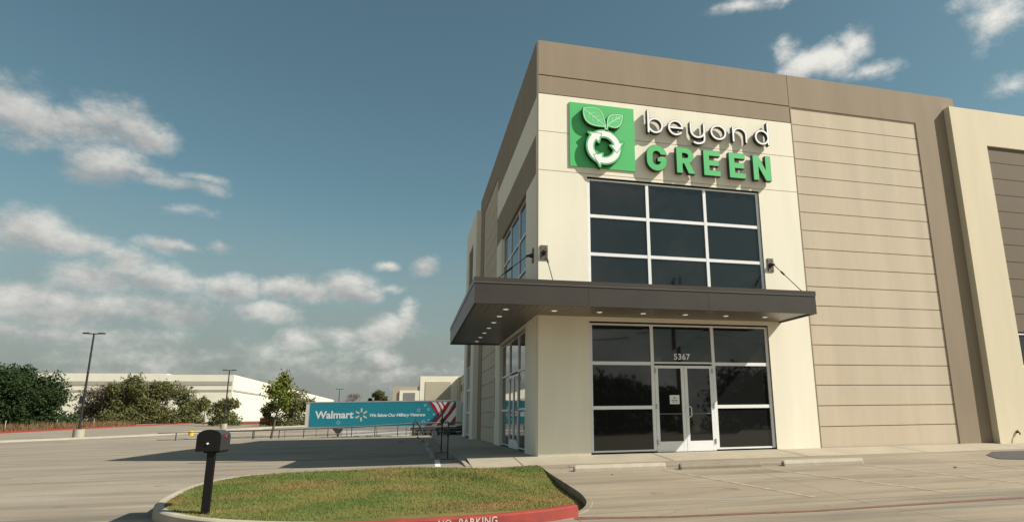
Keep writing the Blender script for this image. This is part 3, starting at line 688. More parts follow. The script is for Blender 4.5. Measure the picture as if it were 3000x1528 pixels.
# --- dock wing running back from the corner block
b = MB(); b.box((9.05, 18.62, -1.3), (26, 144, 10.3)); wing = b.build('wing_wall', mat('wing_paint', (0.60, 0.54, 0.43), .85, .05, .5), BLD)
b = MB(); b.box((8.95, 18.62, 10.3), (26, 144, 10.45)); b.build('coping', BACK, wing)
b = MB(); b.box((8.7, 140, -1.3), (26, 146.5, 10.6)); b.build('pilaster', mat('pilaster_paint', (0.42, 0.38, 0.30), .85, .05, .5), BLD)
b = MB(); fr_ = MB()
for y in np.arange(100, 139, 4.6):
    MB().box((9.0, y, 6.9), (9.049, y + 1.9, 8.5)).build('clerestory_window', GLASS, BLD); fr_.box((9.02, y + 4.1, -1.3), (9.048, y + 4.25, 10.2))
fr_.build('panel_joint', BACK, BLD)
DDW = mat('dock_door_white', (.6, .6, .58), .5, .05)
for y in np.arange(22, 96, 4.6): MB().box((9.0, y, 0.1), (9.049, y + 2.7, 3.1)).build('dock_door', DDW, BLD)

# ------------------------------------------------------------------ sign on the front wall
SIGN = thing('wall_sign', 'white and green raised letter sign with square leaf logo above the windows', 'sign', (4, -.05, 8.3))
b = MB(); b.box((.89, -.035, 7.39), (2.73, -.002, 9.24)); b.build('logo_panel', SIGNG, SIGN)
FRONT = -.175; BK = -.05
def letter(dist, box, m, name='letter', res=.006, front=FRONT, face=.012):
    me = sdf_mesh(dist, box, res, FR, front, front + face); o = meshobj(name, me, m, SIGN)
    me2 = sdf_mesh(lambda X, Y: dist(X, Y) - .013, box, res, FR, front + face, BK); meshobj('return', me2, SIDEB, o); return o
w = .050
def bx_(a): return (a[0] - .1, a[1] + .1, a[2] - .1, a[3] + .1)
# beyond
Y0, XH, AS, DSC = 8.515, 8.99, 9.215, 8.33
def LET(strokes, box, m=SIGNW, w_=w): return letter(lambda X, Y: np.minimum.reduce([stroke_d(X, Y, s_, w_) for s_ in strokes]), bx_(box), m)
rx, ry = .205, .225; cyb = (Y0 + XH) / 2
cxs = 3.31; LET([[(cxs - rx, AS - .03), (cxs - rx, Y0 + .03)], arc(cxs, cyb, rx, ry - .02, 0, 360)], (3.0, 3.6, Y0, AS))
cxs = 3.92; LET([[(cxs - rx + .01, cyb), (cxs + rx, cyb)], arc(cxs, cyb, rx, ry - .02, 0, 318)], (3.6, 4.2, Y0, XH))
cxs = 4.585; LET([[(cxs - rx, XH - .03), (cxs - rx, cyb - .02)], arc(cxs, cyb - .02, rx, ry - .03, 180, 360), [(cxs + rx, XH - .03), (cxs + rx, DSC + .17)], arc(cxs, DSC + .17, rx, .15, 0, -125)], (4.3, 4.9, DSC, XH))
cxs = 5.235; LET([arc(cxs, cyb, rx + .015, ry - .02, 0, 360)], (4.9, 5.6, Y0, XH))
cxs = 5.91; LET([[(cxs - rx, XH - .03), (cxs - rx, Y0 + .03)], arc(cxs, XH - .035 - rx, rx, rx, 180, 0), [(cxs + rx, XH - .03 - rx), (cxs + rx, Y0 + .03)]], (5.6, 6.2, Y0, XH))
cxs = 6.63; LET([[(cxs + rx, AS - .01), (cxs + rx, Y0 + .03)], arc(cxs, cyb, rx, ry - .02, 0, 360)], (6.3, 7.0, Y0, AS))
# GREEN
A0, A1 = 7.42, 8.165; T = .165
def rect(u0, u1, w0, w1): return [(u0, w0), (u1, w0), (u1, w1), (u0, w1)]
def PL(polys, box, extra=None):
    def d(X, Y):
        r_ = np.minimum.reduce([poly_d(X, Y, p) for p in polys]) if polys else np.full(X.shape, 1e9)
        if extra is not None: r_ = np.minimum(r_, extra(X, Y))
        return r_
    letter(d, bx_(box), SIGNG)
def gE(u): return [rect(u, u + T, A0, A1), rect(u, u + .50, A1 - .15, A1), rect(u, u + .46, 7.72, 7.87), rect(u, u + .50, A0, A0 + .15)]
gc = (3.31, 7.79)
def Gd(X, Y):
    a = stroke_d(X, Y, [(gc[0] + .205, gc[1] + .12)] + arc(gc[0], gc[1] + .085, .205, .205, 15, 180, 20) + arc(gc[0], gc[1] - .085, .205, .205, 180, 360, 24) + [(gc[0] + .205, gc[1] - .03)], T)
    a = np.maximum(a, -(np.maximum(np.abs(Y - (gc[1] + .055)) - .055, gc[0] + .02 - X)))
    return np.minimum(a, poly_d(X, Y, rect(gc[0] + .03, gc[0] + .285, gc[1] - .10, gc[1] + .01)))
PL([], (2.95, 3.65, A0, A1), Gd)
ru = 3.90
def Rd(X, Y):
    a = stroke_d(X, Y, [(ru + .10, A1 - .0725), (ru + .28, A1 - .0725)] + arc(ru + .28, 7.935, .1525, .1525, 90, -90, 16) + [(ru + .10, 7.7825)], .15)
    return np.minimum(a, poly_d(X, Y, [(ru + .20, 7.76), (ru + .36, 7.78), (ru + .54, A0), (ru + .35, A0)]))
PL([rect(ru, ru + T, A0, A1)], (3.85, 4.5, A0, A1), Rd)
PL(gE(4.72), (4.65, 5.3, A0, A1)); PL(gE(5.51), (5.45, 6.1, A0, A1))
nu = 6.27; PL([rect(nu, nu + .16, A0, A1), rect(nu + .40, nu + .56, A0, A1), [(nu, A1), (nu + .17, A1), (nu + .56, A0), (nu + .39, A0)]], (6.2, 6.95, A0, A1))
# logo emblem: two leaves and a ring of three arrows
def leaf(a, b_, bulge, skew=0):
    a = np.array(a); b_ = np.array(b_); d = b_ - a; n_ = np.array((-d[1], d[0])); out = []
    for k in range(25):
        t_ = k / 24; out.append(tuple(a + d * t_ + n_ * bulge * math.sin(math.pi * t_ ** .85)))
    for k in range(25):
        t_ = 1 - k / 24; out.append(tuple(a + d * t_ - n_ * bulge * math.sin(math.pi * t_ ** .85)))
    return out
LL = leaf((1.23, 9.04), (1.86, 8.53), .34); RL = leaf((1.90, 8.57), (2.38, 8.95), .34)
LL = [(x + .04 * math.sin((x - 1.2) * 4), y) for x, y in LL]
def emblem_leaf(poly, spine, veins, name):
    o = letter(lambda X, Y: np.minimum(poly_d(X, Y, poly), stroke_d(X, Y, spine[-2:], .07)), bx_((1.1, 2.5, 8.35, 9.2)), SIGNL, name, .008)
    rim = sdf_mesh(lambda X, Y: np.minimum(np.minimum(np.abs(poly_d(X, Y, poly) + .022) - .010, stroke_d(X, Y, spine, .020)), np.minimum.reduce([stroke_d(X, Y, v_, .012) for v_ in veins])), bx_((1.1, 2.5, 8.35, 9.2)), .006, FR, FRONT - .004, FRONT + .001)
    meshobj('vein', rim, mat('vein_pale', (.45, .80, .48), .5, 0), o)
sp_ = [(1.27, 8.98), (1.5, 8.82), (1.72, 8.66), (1.84, 8.56), (1.88, 8.44)]
emblem_leaf(LL, sp_, [[(1.40, 8.89), (1.38, 8.76)], [(1.50, 8.82), (1.50, 8.66)], [(1.62, 8.73), (1.64, 8.60)], [(1.42, 8.88), (1.56, 8.93)], [(1.54, 8.80), (1.68, 8.83)], [(1.66, 8.70), (1.76, 8.73)]], 'leaf')
emblem_leaf(RL, [(2.30, 8.89), (2.08, 8.74), (1.92, 8.61), (1.88, 8.44)], [[(2.04, 8.71), (2.06, 8.84)], [(2.14, 8.78), (2.18, 8.90)], [(2.06, 8.72), (2.20, 8.72)], [(2.16, 8.79), (2.28, 8.82)]], 'leaf')
rc = (1.80, 7.95)
def ringd(X, Y, ro, ri): r_ = np.hypot(X - rc[0], Y - rc[1]); return np.maximum(r_ - ro, ri - r_)
def arrow_pts(a, ro=.55, ri=.22):
    def q(r_, t_): return (rc[0] + r_ * math.cos(R(t_)), rc[1] + r_ * math.sin(R(t_)))
    return [q(ro + .03, a + 10), q((ro + ri) / 2 + .0, a - 26), q(ri - .03, a + 10)]
def ARR(X, Y, grow=0.0):
    d = ringd(X, Y, .475 + grow, .295 - grow)
    for a in (8, 128, 248):
        d = np.minimum(d, poly_d(X, Y, arrow_pts(a)) - grow)
    return d
letter(lambda X, Y: ARR(X, Y, .03), bx_((1.15, 2.45, 7.3, 8.6)), SIGNG, 'ring', .008)
def white_ring(X, Y):
    d = ARR(X, Y, -.012)
    for a in (8, 128, 248):
        p = arrow_pts(a - 3)
        d = np.maximum(d, -(np.minimum(seg_d(X, Y, p[0], p[1]), seg_d(X, Y, p[1], p[2])) - .010))
    return d
ro_ = [c for c in SIGN.children if c.name.startswith('ring')][0]
meshobj('arrow_ring', sdf_mesh(white_ring, bx_((1.15, 2.45, 7.3, 8.6)), .007, FR, FRONT - .006, FRONT + .001), SIGNW, ro_)

# notice taped to the door
NP = thing('paper_notice', 'small white paper notice taped inside the left glass door', 'notice', (3.62, FD + .012, 1.19))
b = MB(); b.box((3.49, FD + .0105, 1.185), (3.755, FD + .0135, 1.41)); b.build('sheet', mat('paper', (.75, .75, .73), .8, .02), NP)
b = MB(); b.box((3.58, FD + .008, 1.33), (3.66, FD + .010, 1.35)); b.box((3.54, FD + .008, 1.27), (3.70, FD + .010, 1.285)); b.box((3.54, FD + .008, 1.235), (3.70, FD + .010, 1.245)); b.build('printing', SIDEB, NP)

# ------------------------------------------------------------------ wheel stops
def wheel_stop(name, loc, rot, L, label, m, group, lean=0):
    t_ = thing(name, label, 'wheel stop', loc, group, rot)
    prof = [(-.075, -.05), (.075, -.05), (.07, .05), (.035, .115), (-.035, .115), (-.07, .05)]
    b = MB(); vs = []
    for u in (-L / 2, -L / 2 + .03, L / 2 - .03, L / 2):
        s_ = .90 if abs(u) > L / 2 - .01 else 1
        vs += [(u, y * s_, z if z < 0 else z * s_) for y, z in prof]
    n_ = 6; fs = [tuple(range(6)), tuple(range(18, 24))]
    for k in range(3): fs += [(k * 6 + i, k * 6 + (i + 1) % 6, (k + 1) * 6 + (i + 1) % 6, (k + 1) * 6 + i) for i in range(6)]
    b.add(vs, fs); o = b.build('block', m, t_); local(o)
    for u in (-L / 2 + .35, L / 2 - .35):
        q = MB().tube([(u, 0, .10), (u, 0, .122)], .018, 8).build('anchor_pin', STEEL, t_); local(q)
    t_.rotation_euler = (lean, 0, rot); return t_
STP = mat('pale_stop', (.40, .355, .28), .85, .12, 3, .3, 50); STP2 = mat('worn_stop', (.32, .275, .21), .85, .2, 4, .4, 50, col2=(.22, .18, .13))
wheel_stop('wheel_stop', (1.28, -2.42, g0(0, -2.42)), R(-1), 1.95, 'pale concrete wheel stop nearest the grass island', STP, 'wheel stops in front of the entrance')
wheel_stop('wheel_stop', (3.42, -2.66, g0(0, -2.66)), R(-1), 1.85, 'worn concrete wheel stop in front of the right sidelight, middle of three', STP2, 'wheel stops in front of the entrance')
wheel_stop('wheel_stop', (5.85, -2.72, g0(0, -2.72)), R(-1.5), 1.95, 'pale wheel stop with dark ends below the tan siding', STP, 'wheel stops in front of the entrance')
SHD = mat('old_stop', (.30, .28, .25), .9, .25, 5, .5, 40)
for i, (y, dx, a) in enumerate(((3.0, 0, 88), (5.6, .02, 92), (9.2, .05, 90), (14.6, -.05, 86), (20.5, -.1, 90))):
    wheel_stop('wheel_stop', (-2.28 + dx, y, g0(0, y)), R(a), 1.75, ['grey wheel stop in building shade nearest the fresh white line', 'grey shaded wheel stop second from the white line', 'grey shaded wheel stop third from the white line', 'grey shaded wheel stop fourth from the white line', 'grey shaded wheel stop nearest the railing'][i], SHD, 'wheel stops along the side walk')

# ------------------------------------------------------------------ mailbox
MBX = thing('mailbox', 'black arched-top mailbox on a square black post in the grass', 'mailbox', (-5.46, -5.6, gz_(-5.46, -5.6)))
MBM = mat('mailbox_black', (.006, .0058, .0058), .55, .12, 8, .05, 80, spec=.25)
z = gz_(-5.46, -5.6)
MB().box((-5.505, -5.645, z - .05), (-5.415, -5.555, .53)).build('post', MBM, MBX, .006)
def arch(x0, x1, zb, zt, n=14):
    cx = (x0 + x1) / 2; r_ = (x1 - x0) / 2; zs = zt - r_ * .62
    return [(x0, zb), (x1, zb)] + [(cx + r_ * math.cos(R(180 * k / n)), zs + (zt - zs) * math.sin(R(180 * k / n))) for k in range(n + 1)]
body = MB().prism(arch(-5.628, -5.362, .535, .80), lambda u, w: (u, -5.66, w), lambda u, w: (u, -5.14, w)).build('body', mat('mailbox_side', (.03, .03, .033), .4, .1, 8), MBX)
dr = MB().prism(arch(-5.636, -5.354, .528, .808), lambda u, w: (u, -5.685, w), lambda u, w: (u, -5.655, w)).build('door', MBM, MBX)
MB().box((-5.63, -5.689, .652), (-5.36, -5.684, .656)).build('door_rib', mat('rib', (.006, .006, .006), .6, 0), dr)
MB().tube([(-5.497, -5.685, .628), (-5.497, -5.703, .628)], .012, 10).build('knob', WHITE, dr)
MB().box((-5.362, -5.45, .70), (-5.35, -5.38, .735)).build('flag', mat('flag_red', (.35, .03, .04), .5, 0), MBX)
MB().box((-5.56, -5.60, .505), (-5.36, -5.2, .534)).build('mount', MBM, MBX)

# ------------------------------------------------------------------ stanchions beside the kerb
def stanchion(x, y, top, label):
    t_ = thing('post_stand', label, 'post stand', (x, y, g0(x, y))); zb = g0(x, y)
    b = MB(); b.box((x - .17, y - .17, zb), (x + .17, y + .17, zb + .02)); b.build('base', BLACK, t_, .004)
    MB().tube([(x, y, zb + .02), (x, y, top)], .018, 8).build('pole', BLACK, t_)
    b = MB(); b.tube([(x, y, top - .32), (x, y, top - .22), (x, y, top - .14)], [.03, .045, .03], 8); b.tube([(x - .06, y, top - .2), (x + .06, y, top - .2)], .02, 6); b.build('clamp', BLACK, t_)
    b = MB(); b.tube([(x, y, top - .05), (x - .01, y, top + .04), (x - .05, y, top + .07), (x - .08, y, top + .02)], .009, 6); b.build('hook', BLACK, t_)
stanchion(-1.95, 4.9, 1.05, 'black metal post stand on the lot, farther of the two')
stanchion(-1.95, 1.75, .78, 'black metal post stand nearest the walk corner')

# ------------------------------------------------------------------ railing along the lot edge
RAILM = mat('dark_rail', (.045, .04, .035), .55, .2, 8, metal=.3); RAILL = mat('grey_rail', (.22, .22, .22), .5, .15, 8, metal=.4)
def rail(yb, x0, x1, sp, zt, m, label, off=0):
    t_ = thing('railing', label, 'railing', ((x0 + x1) / 2, yb, -.4))
    x = x1 - off
    while x > x0: MB().tube([(x, yb, g(x, yb) - .05), (x, yb, zt(x))], .028, 6).build('post', m, t_); x -= sp
    n_ = 14; pts = [(x0 + (x1 - x0) * k / n_) for k in range(n_ + 1)]
    for dz in (0, -.40, -.60):
        MB().tube([(q, yb, zt(q) + dz) for q in pts], .026 if dz == 0 else .018, 6).build('rail', m, t_)
def zt1(x):
    P = [(-19, .26), (-12.8, .30), (-8.8, .355), (-6.4, .41), (-2.6, .59), (9, .64)]
    for (a, za), (b_, zb) in zip(P[:-1], P[1:]):
        if x <= b_: return lerp(za, zb, (x - a) / (b_ - a))
    return .64
rail(28.5, -17.2, 9, 1.41, zt1, RAILM, 'dark steel guard rail along the edge of the lot, nearer one', 1.25)
rail(30.6, -14, 9, 1.9, lambda x: zt1(x) + .02, RAILL, 'lighter grey guard rail behind the dark one', .6)
b = MB(); b.box((-17.5, 28.15, -1.4), (9, 28.45, -.165)); tag(b.build('retaining_wall', CONCG), 'low grey concrete retaining wall under the railing', 'wall')
b = MB(); b.tube([(-2.56, 28.2, -.2), (-2.56, 28.2, .66), (-2.48, 28.2, .74), (-2.30, 28.2, .66), (-2.10, 28.2, .35), (-1.98, 28.2, .05), (-1.88, 28.2, -.17)], [.05, .05, .055, .07, .075, .07, .05], 8); b.tube([(-2.46, 28.2, .72), (-2.44, 28.2, .95)], .02, 6)
tag(b.build('hose_arm', mat('arm_blue_black', (.015, .018, .03), .5, .1, 5)), 'bent black arm standing against the guard rail', 'equipment')
# soil bank showing behind the lot edge
bm = bmesh.new(); vs_ = []
for i in range(41):
    x = -9.5 + i * .18
    h = .02 + .10 * math.sin(math.pi * i / 40) * (.7 + .3 * math.sin(i * 1.7))
    vs_.append([bm.verts.new((x, 28.0 + dy, -.21 + h * k_)) for dy, k_ in ((-.15, 0), (-.05, .8), (.08, 1), (.2, 0))])
for a, b_ in zip(vs_[:-1], vs_[1:]):
    for k in range(3): bm.faces.new((a[k], b_[k], b_[k + 1], a[k + 1]))
bmesh.ops.recalc_face_normals(bm, faces=bm.faces); me = bpy.data.meshes.new('soil'); bm.to_mesh(me); bm.free(); me.materials.append(mat('dark_soil', (.05, .045, .03), .95, .3, 9, .5, 30)); o = bpy.data.objects.new('soil', me); COL.objects.link(o); struct(o)

# ------------------------------------------------------------------ semi trailer
TR = thing('semi_trailer', 'long teal box trailer with white lettering and red and white striped tail', 'trailer', (-13.25, 57.6, -1.1), None, R(-15.4))
TW = mat('trailer_white', (.74, .73, .70), .4, .05, 1); TEAL = mat('trailer_teal', (.011, .25, .34), .45, .05, .6); ALU = mat('trailer_rail', (.50, .50, .49), .4, .08, 2, metal=.4)
L_, ZB, ZT_ = 15.8, 1.18, 3.84
def tl(o): return local(o)
tl(MB().box((0, 0, ZB), (L_, 2.6, ZT_)).build('body', TW, TR))
tl(MB().box((-.01, -.03, ZT_ - .09), (L_ + .01, .0, ZT_ + .02)).build('top_rail', ALU, TR))
tl(MB().box((-.01, -.035, ZB - .06), (L_ + .01, .0, ZB + .10)).build('bottom_rail', ALU, TR))
tl(MB().box((.42, -.018, ZB + .10), (L_ - .06, -.001, ZT_ - .09)).build('teal_panel', TEAL, TR))
tp = TR.children[-1]
def tg(me, m, name='lettering'):
    me.materials.clear(); me.materials.append(m); o = bpy.data.objects.new(name, me); COL.objects.link(o); o.parent = tp; return o
TM = lambda u, d, w: (u, d, w)
LW_ = mat('lettering_white', (.80, .82, .80), .5, .02); SPK = mat('spark_cream', (.62, .62, .48), .5, .02)
z_ = lambda px_, py_: ZB + ((530 - (px_ - 75) * .0165) - py_) / 143.0
u_ = lambda px_: (px_ - 75) / 146.0
me = text_mesh('Walmart', .03, 0, .01); tg(fit(me, 1.0, 5.03, ZB + .94, ZB + 1.72, TM, -.022, -.028), LW_)
me = text_mesh('We Salute Our Military Veterans', .028, .22, .01, .92); tg(fit(me, 6.72, 12.55, ZB + .96, ZB + 1.40, TM, -.022, -.028), LW_)
for k in range(6):
    a = R(90 + 60 * k); c_ = (5.84, ZB + 1.30)
    me = sdf_mesh(lambda X, Y: stroke_d(X, Y, [(c_[0] + .32 * math.cos(a), c_[1] + .32 * math.sin(a)), (c_[0] + .60 * math.cos(a), c_[1] + .60 * math.sin(a))], .17), (5.0, 6.7, ZB + .4, ZB + 2.2), .025, TM, -.022, -.028)
    tg(me, SPK, 'spark_ray')
def star(cx, cy, r_, w_):
    def d(X, Y):
        o = np.full(X.shape, 1e9)
        for k in range(6):
            a = R(60 * k + 90); o = np.minimum(o, stroke_d(X, Y, [(cx + r_ * .45 * math.cos(a + .52), cy + r_ * .45 * math.sin(a + .52)), (cx + r_ * math.cos(a), cy + r_ * math.sin(a)), (cx + r_ * .45 * math.cos(a - .52), cy + r_ * .45 * math.sin(a - .52))], w_))
        return o
    tg(sdf_mesh(d, (cx - .4, cx + .4, cy - .4, cy + .4), .02, TM, -.022, -.026), mat('star_pale', (.30, .55, .58), .5, 0), 'star')
for px_, py_, r_ in ((1897, 190, .13), (1950, 250, .16), (1800, 262, .2), (2035, 322, .12), (1880, 430, .2), (1958, 400, .1)): star(u_(px_), z_(px_, py_), r_, .045)
tg(sdf_mesh(lambda X, Y: np.abs(np.abs(X - 3.5) + np.abs(Y - ZB - .52) - .19) - .035, (3.1, 3.9, ZB + .1, ZB + .9), .02, TM, -.022, -.026), mat('diamond_pale', (.35, .60, .68), .5, 0), 'diamond')
RED = mat('stripe_red', (.40, .012, .022), .5, .03); RED_SHADE = mat('stripe_red_shaded', (.22, .010, .016), .5, .03); WST = mat('stripe_white', (.74, .70, .68), .5, .03); NAVY = mat('edge_navy', (.02, .10, .22), .5, .03)  # the darker red has the dock wing's shade painted into the tail stripes
def stripe(p, m):
    q = [(u_(a), max(ZB + .10, min(ZT_ - .09, z_(a, b_)))) for a, b_ in p]
    o = MB().prism(q, lambda a, b_: (a, -.026, b_), lambda a, b_: (a, -.0205, b_)).build('stripe', m, tp); local(o)
tb = 140
stripe([(1943, tb), (2000, tb), (2052, 195), (2128, 330), (2090, 330), (2010, 215)], RED)
stripe([(2000, tb), (2060, tb), (2105, 195), (2150, 295), (2128, 330), (2052, 195)], WST)
stripe([(2060, tb), (2092, tb), (2130, 190), (2165, 265), (2150, 295), (2105, 195)], RED)
stripe([(2092, tb), (2140, tb), (2165, 180), (2190, 225), (2165, 265), (2130, 190)], WST)
stripe([(2140, tb), (2172, tb), (2185, 165), (2208, 200), (2190, 225), (2165, 180)], RED)
stripe([(2172, tb), (2232, tb), (2208, 200), (2185, 165)], WST)
stripe([(2232, tb), (2294, tb), (2200, 300), (2080, 430), (2000, 500), (1940, 500), (2050, 400), (2125, 330)], RED)
stripe([(2294, tb), (2345, tb), (2250, 300), (2150, 410), (2078, 500), (2000, 500), (2080, 430), (2200, 300)], WST)
stripe([(2345, tb), (2372, tb), (2372, 215), (2310, 300), (2160, 480), (2140, 500), (2078, 500), (2150, 410), (2250, 300)], RED_SHADE)
stripe([(2372, 215), (2372, 330), (2260, 480), (2240, 500), (2140, 500), (2160, 480), (2310, 300)], WST)
stripe([(2372, 330), (2372, 430), (2330, 500), (2240, 500), (2260, 480)], RED_SHADE)
stripe([(2090, 330), (2125, 330), (2050, 400), (1940, 500), (1905, 500), (2000, 430)], NAVY)
# skirts, landing gear, bogie
for u0, u1 in ((4.0, 5.35), (5.37, 7.15), (7.17, 9.0), (9.02, 10.9)): tl(MB().box((u0, .02, .25), (u1, .05, ZB - .06)).build('side_skirt', mat('skirt_white', (.80, .79, .76), .5, .05, 2), TR))
b = MB(); b.prism([(2.8, ZB - .08), (4.0, ZB - .08), (3.6, .62), (3.2, .62)], lambda u, w: (u, .25, w), lambda u, w: (u, .32, w)); b.box((3.33, .2, .1), (3.5, .35, .62)); b.box((3.22, .12, .02), (3.6, .42, .10)); tl(b.build('landing_gear', mat('gear_grey', (.12, .12, .115), .6, .2, 6), TR))
b = MB(); b.box((11.0, .1, .85), (L_, .3, 1.1)); b.box((11.2, .1, .55), (11.35, .3, .9)); b.box((14.6, .05, .35), (15.0, .12, .85)); tl(b.build('bogie_frame', BLACK, TR))
TYR = mat('tyre', (.02, .02, .02), .8, .1, 8); RIM = mat('rim_grey', (.45, .45, .44), .4, .1, 5, metal=.5)
for u in (12.15, 13.55):
    o = tl(MB().tube([(u, .02, .5), (u, .05, .5), (u, .32, .5), (u, .35, .5)], [.45, .50, .50, .45], 24).build('wheel', TYR, TR)); q = tl(MB().tube([(u, .0, .5), (u, .10, .5)], [.30, .24], 18).build('rim', RIM, TR)); q.parent = o
tl(MB().box((L_, .1, .5), (L_ + .06, 2.5, .65)).build('rear_bumper', ALU, TR))
for u in (15.3, .2): tl(MB().box((u, -.045, ZB + .02), (u + .12, -.034, ZB + .07)).build('marker_light', mat('marker_amber', (.5, .12, .02), .4, 0), TR))
# second grey trailer half hidden behind the corner block
T2 = thing('semi_trailer', 'plain grey trailer mostly hidden behind the building edge', 'trailer', (1.6, 66, -1.1))
b = MB(); b.box((1.5, 66, 0.05), (4.1, 78, 2.75)); b.build('body', mat('grey_trailer', (.40, .39, .38), .5, .1, 1), T2)
b = MB(); b.box((1.5, 65.9, -.35), (4.1, 66.1, .04)); b.box((2.2, 66.2, -.9), (3.4, 70, -.3)); b.build('chassis', BLACK, T2)
for x in (1.55, 3.6): MB().tube([(x, 68, -.6), (x + .35, 68, -.6)], .5, 20).build('wheel', TYR, T2)

# ------------------------------------------------------------------ far buildings
OB = thing('office_block', 'cream framed tan block standing beyond the trailer', 'building', (4, 146.6, 0))
b = MB(); b.box((-.25, 146.6, -1), (12, 170, 9.75)); b.box((-.25, 146.6, 9.75), (9.6, 170, 11.05)); b.build('wall', mat('cream_far', (.78, .73, .60), .85, .03, .5), OB)
b = MB(); b.box((1.0, 146.5, 1), (7.1, 146.595, 9.7)); b.build('recessed_panel', mat('tan_far', (.44, .39, .29), .85, .03, .5), OB)
O2 = thing('low_office_block', 'lower brown block with white framed window left of the cream block', 'building', (-3.4, 146.6, 0))
b = MB(); b.box((-6.6, 146.9, -1), (-.26, 170, 8.55)); b.build('wall', mat('brown_far', (.40, .34, .26), .85, .03, .5), O2)
b = MB(); b.box((-5.0, 146.55, 4.4), (-.35, 146.895, 7.55)); f_ = b.build('window_frame', mat('cream_far2', (.76, .72, .60), .85, .02), O2)
b = MB(); b.box((-4.15, 146.5, 5.3), (-1.35, 146.545, 7.05)); b.build('pane', mat('pane_grey', (.22, .21, .20), .3, .05), f_)
WH = thing('white_warehouse', 'long white warehouse with grey bands behind the trees', 'building', (-80, 190, .8))
b = MB(); b.box((-150, 180, .3), (-49.6, 330, 13.35)); b.box((-150, 180.02, 13.35), (-66, 330, 13.62)); b.box((-49.6, 330, .3), (-49.5, 430, 13.35)); b.build('wall', WWALL, WH)
b = MB(); b.box((-150, 179.9, 10.55), (-49.9, 179.999, 11.6)); b.box((-150, 179.9, 8.85), (-49.9, 179.999, 9.35)); b.build('grey_band', GBAND, WH)
b = MB(); b.box((-49.599, 180.3, 8.9), (-49.45, 329.9, 9.35)); b.build('side_band', GBAND, WH)
for x in (-110, -60): MB().box((x, 179.85, 9.9), (x + .6, 179.99, 10.2)).build('wall_light', BLACK, WH)

# ------------------------------------------------------------------ lamps, pedestals, bollard, kerbs on the left
def lamp(x, y, zb, H, ped, label, head=1.6):
    t_ = thing('street_lamp', label, 'street lamp', (x, y, zb), 'parking lot lamps')
    MB().tube([(x, y, zb - .1), (x, y, zb + ped)], .40 if head > 1 else .34, 20).build('pedestal', CONCW, t_)
    pz = zb + ped; b = MB(); b.box((x - .17, y - .17, pz), (x + .17, y + .17, pz + .06)); b.tube([(x, y, pz + .05), (x, y, zb + H)], [.095, .065], 10); b.build('pole', BLACK, t_)
    for s_ in (-1, 1):
        b = MB(); b.tube([(x, y, zb + H - .05), (x + s_ * head * .3, y, zb + H - .02)], .045, 8); b.prism([(s_ * head * .22, -.17), (s_ * head * .5, -.14), (s_ * head * .5, .14), (s_ * head * .22, .17)], lambda u, w: (x + u, y + w, zb + H - .05), lambda u, w: (x + u, y + w, zb + H + .05)); b.build('lamp_head', BLACK, t_)
    return t_
l1 = lamp(-29.05, 47.3, -.25, 8.6, .68, 'tall dark twin-head lamp on round concrete base at far left')
MB().box((-29.3, 47.1, 2.5), (-29.1, 47.3, 3.1)).build('control_box', BLACK, l1)
lamp(-25.75, 77.5, -.01, 7.45, .6, 'dark twin-head lamp in front of the warehouse corner')
lamp(-17.6, 135, .5, 6.95, .6, 'distant thin lamp above the trailer roof')
b = MB(); b.tube([(-21.3, 90, -.0), (-21.3, 90, .62)], .38, 18); tag(b.build('concrete_pedestal', CONCW), 'bare round concrete base beside the leaning sapling', 'pedestal')
b = MB(); b.tube([(-21.1, 48.4, -.26), (-21.1, 48.4, .08), (-21.1, 48.4, .12)], [.20, .20, .15], 16); tag(b.build('bollard', YEL), 'short yellow bollard behind the mailbox', 'bollard')
def kerb_line(pts, w, h, m, name, zf=g0):
    P = []
    for a, b_ in zip(pts[:-1], pts[1:]):
        for k in range(8): P.append((lerp(a[0], b_[0], k / 8), lerp(a[1], b_[1], k / 8)))
    P.append(pts[-1]); vs = []; n_ = len(P)
    for i, p in enumerate(P):
        a = P[max(i - 1, 0)]; c = P[min(i + 1, n_ - 1)]; dx, dy = c[0] - a[0], c[1] - a[1]; L = math.hypot(dx, dy); nx_, ny_ = -dy / L, dx / L
        z = zf(*p)
        vs += [(p[0], p[1], z - .3), (p[0], p[1], z + h), (p[0] + nx_ * w, p[1] + ny_ * w, z + h), (p[0] + nx_ * w, p[1] + ny_ * w, z - .3)]
    fs = [(0, 1, 2, 3), tuple(range(4 * n_ - 4, 4 * n_))]
    for i in range(n_ - 1):
        for j in range(3): fs.append((4 * i + j, 4 * i + j + 1, 4 * i + 4 + j + 1, 4 * i + 4 + j))
    return struct(MB().add(vs, fs).build(name, m))
PALE = mat('pale_kerb', (.40, .36, .29), .85, .08, 1)
kerb_line([(-29.5, 20), (-27.6, 32), (-26.2, 42), (-24.7, 50), (-23.6, 58), (-21.5, 72), (-16.8, 85), (-10, 92)], 1.3, .10, PALE, 'median_kerb')
kerb_line([(-44.5, 40), (-45.2, 55), (-45.8, 70), (-46.6, 98), (-46, 134)], .35, .20, REDK, 'far_red_kerb')
b = MB()
for y in (60, 66, 72.5, 80, 90, 101): b.add([(-45.25 - (y - 55) * .04, y, g0(0, y) + .05), (-45.25 - (y - 53.5) * .04, y + 1.5, g0(0, y) + .05), (-45.25 - (y - 53.5) * .04, y + 1.5, g0(0, y) + .17), (-45.25 - (y - 55) * .04, y, g0(0, y) + .17)], [(0, 1, 2, 3)])
kerb_line([(-45, 134), (-38, 128), (-27, 126)], .35, .2, REDK, 'far_red_kerb')
kerb_line([(-33, 108), (-26, 112), (-20, 110)], .35, .2, REDK, 'far_red_kerb')
verge = MB(); vp = [(-46.2, 40), (-46.3, 55), (-46.9, 70), (-47.6, 98), (-47, 134), (-47, 178), (-160, 178), (-160, 40)]
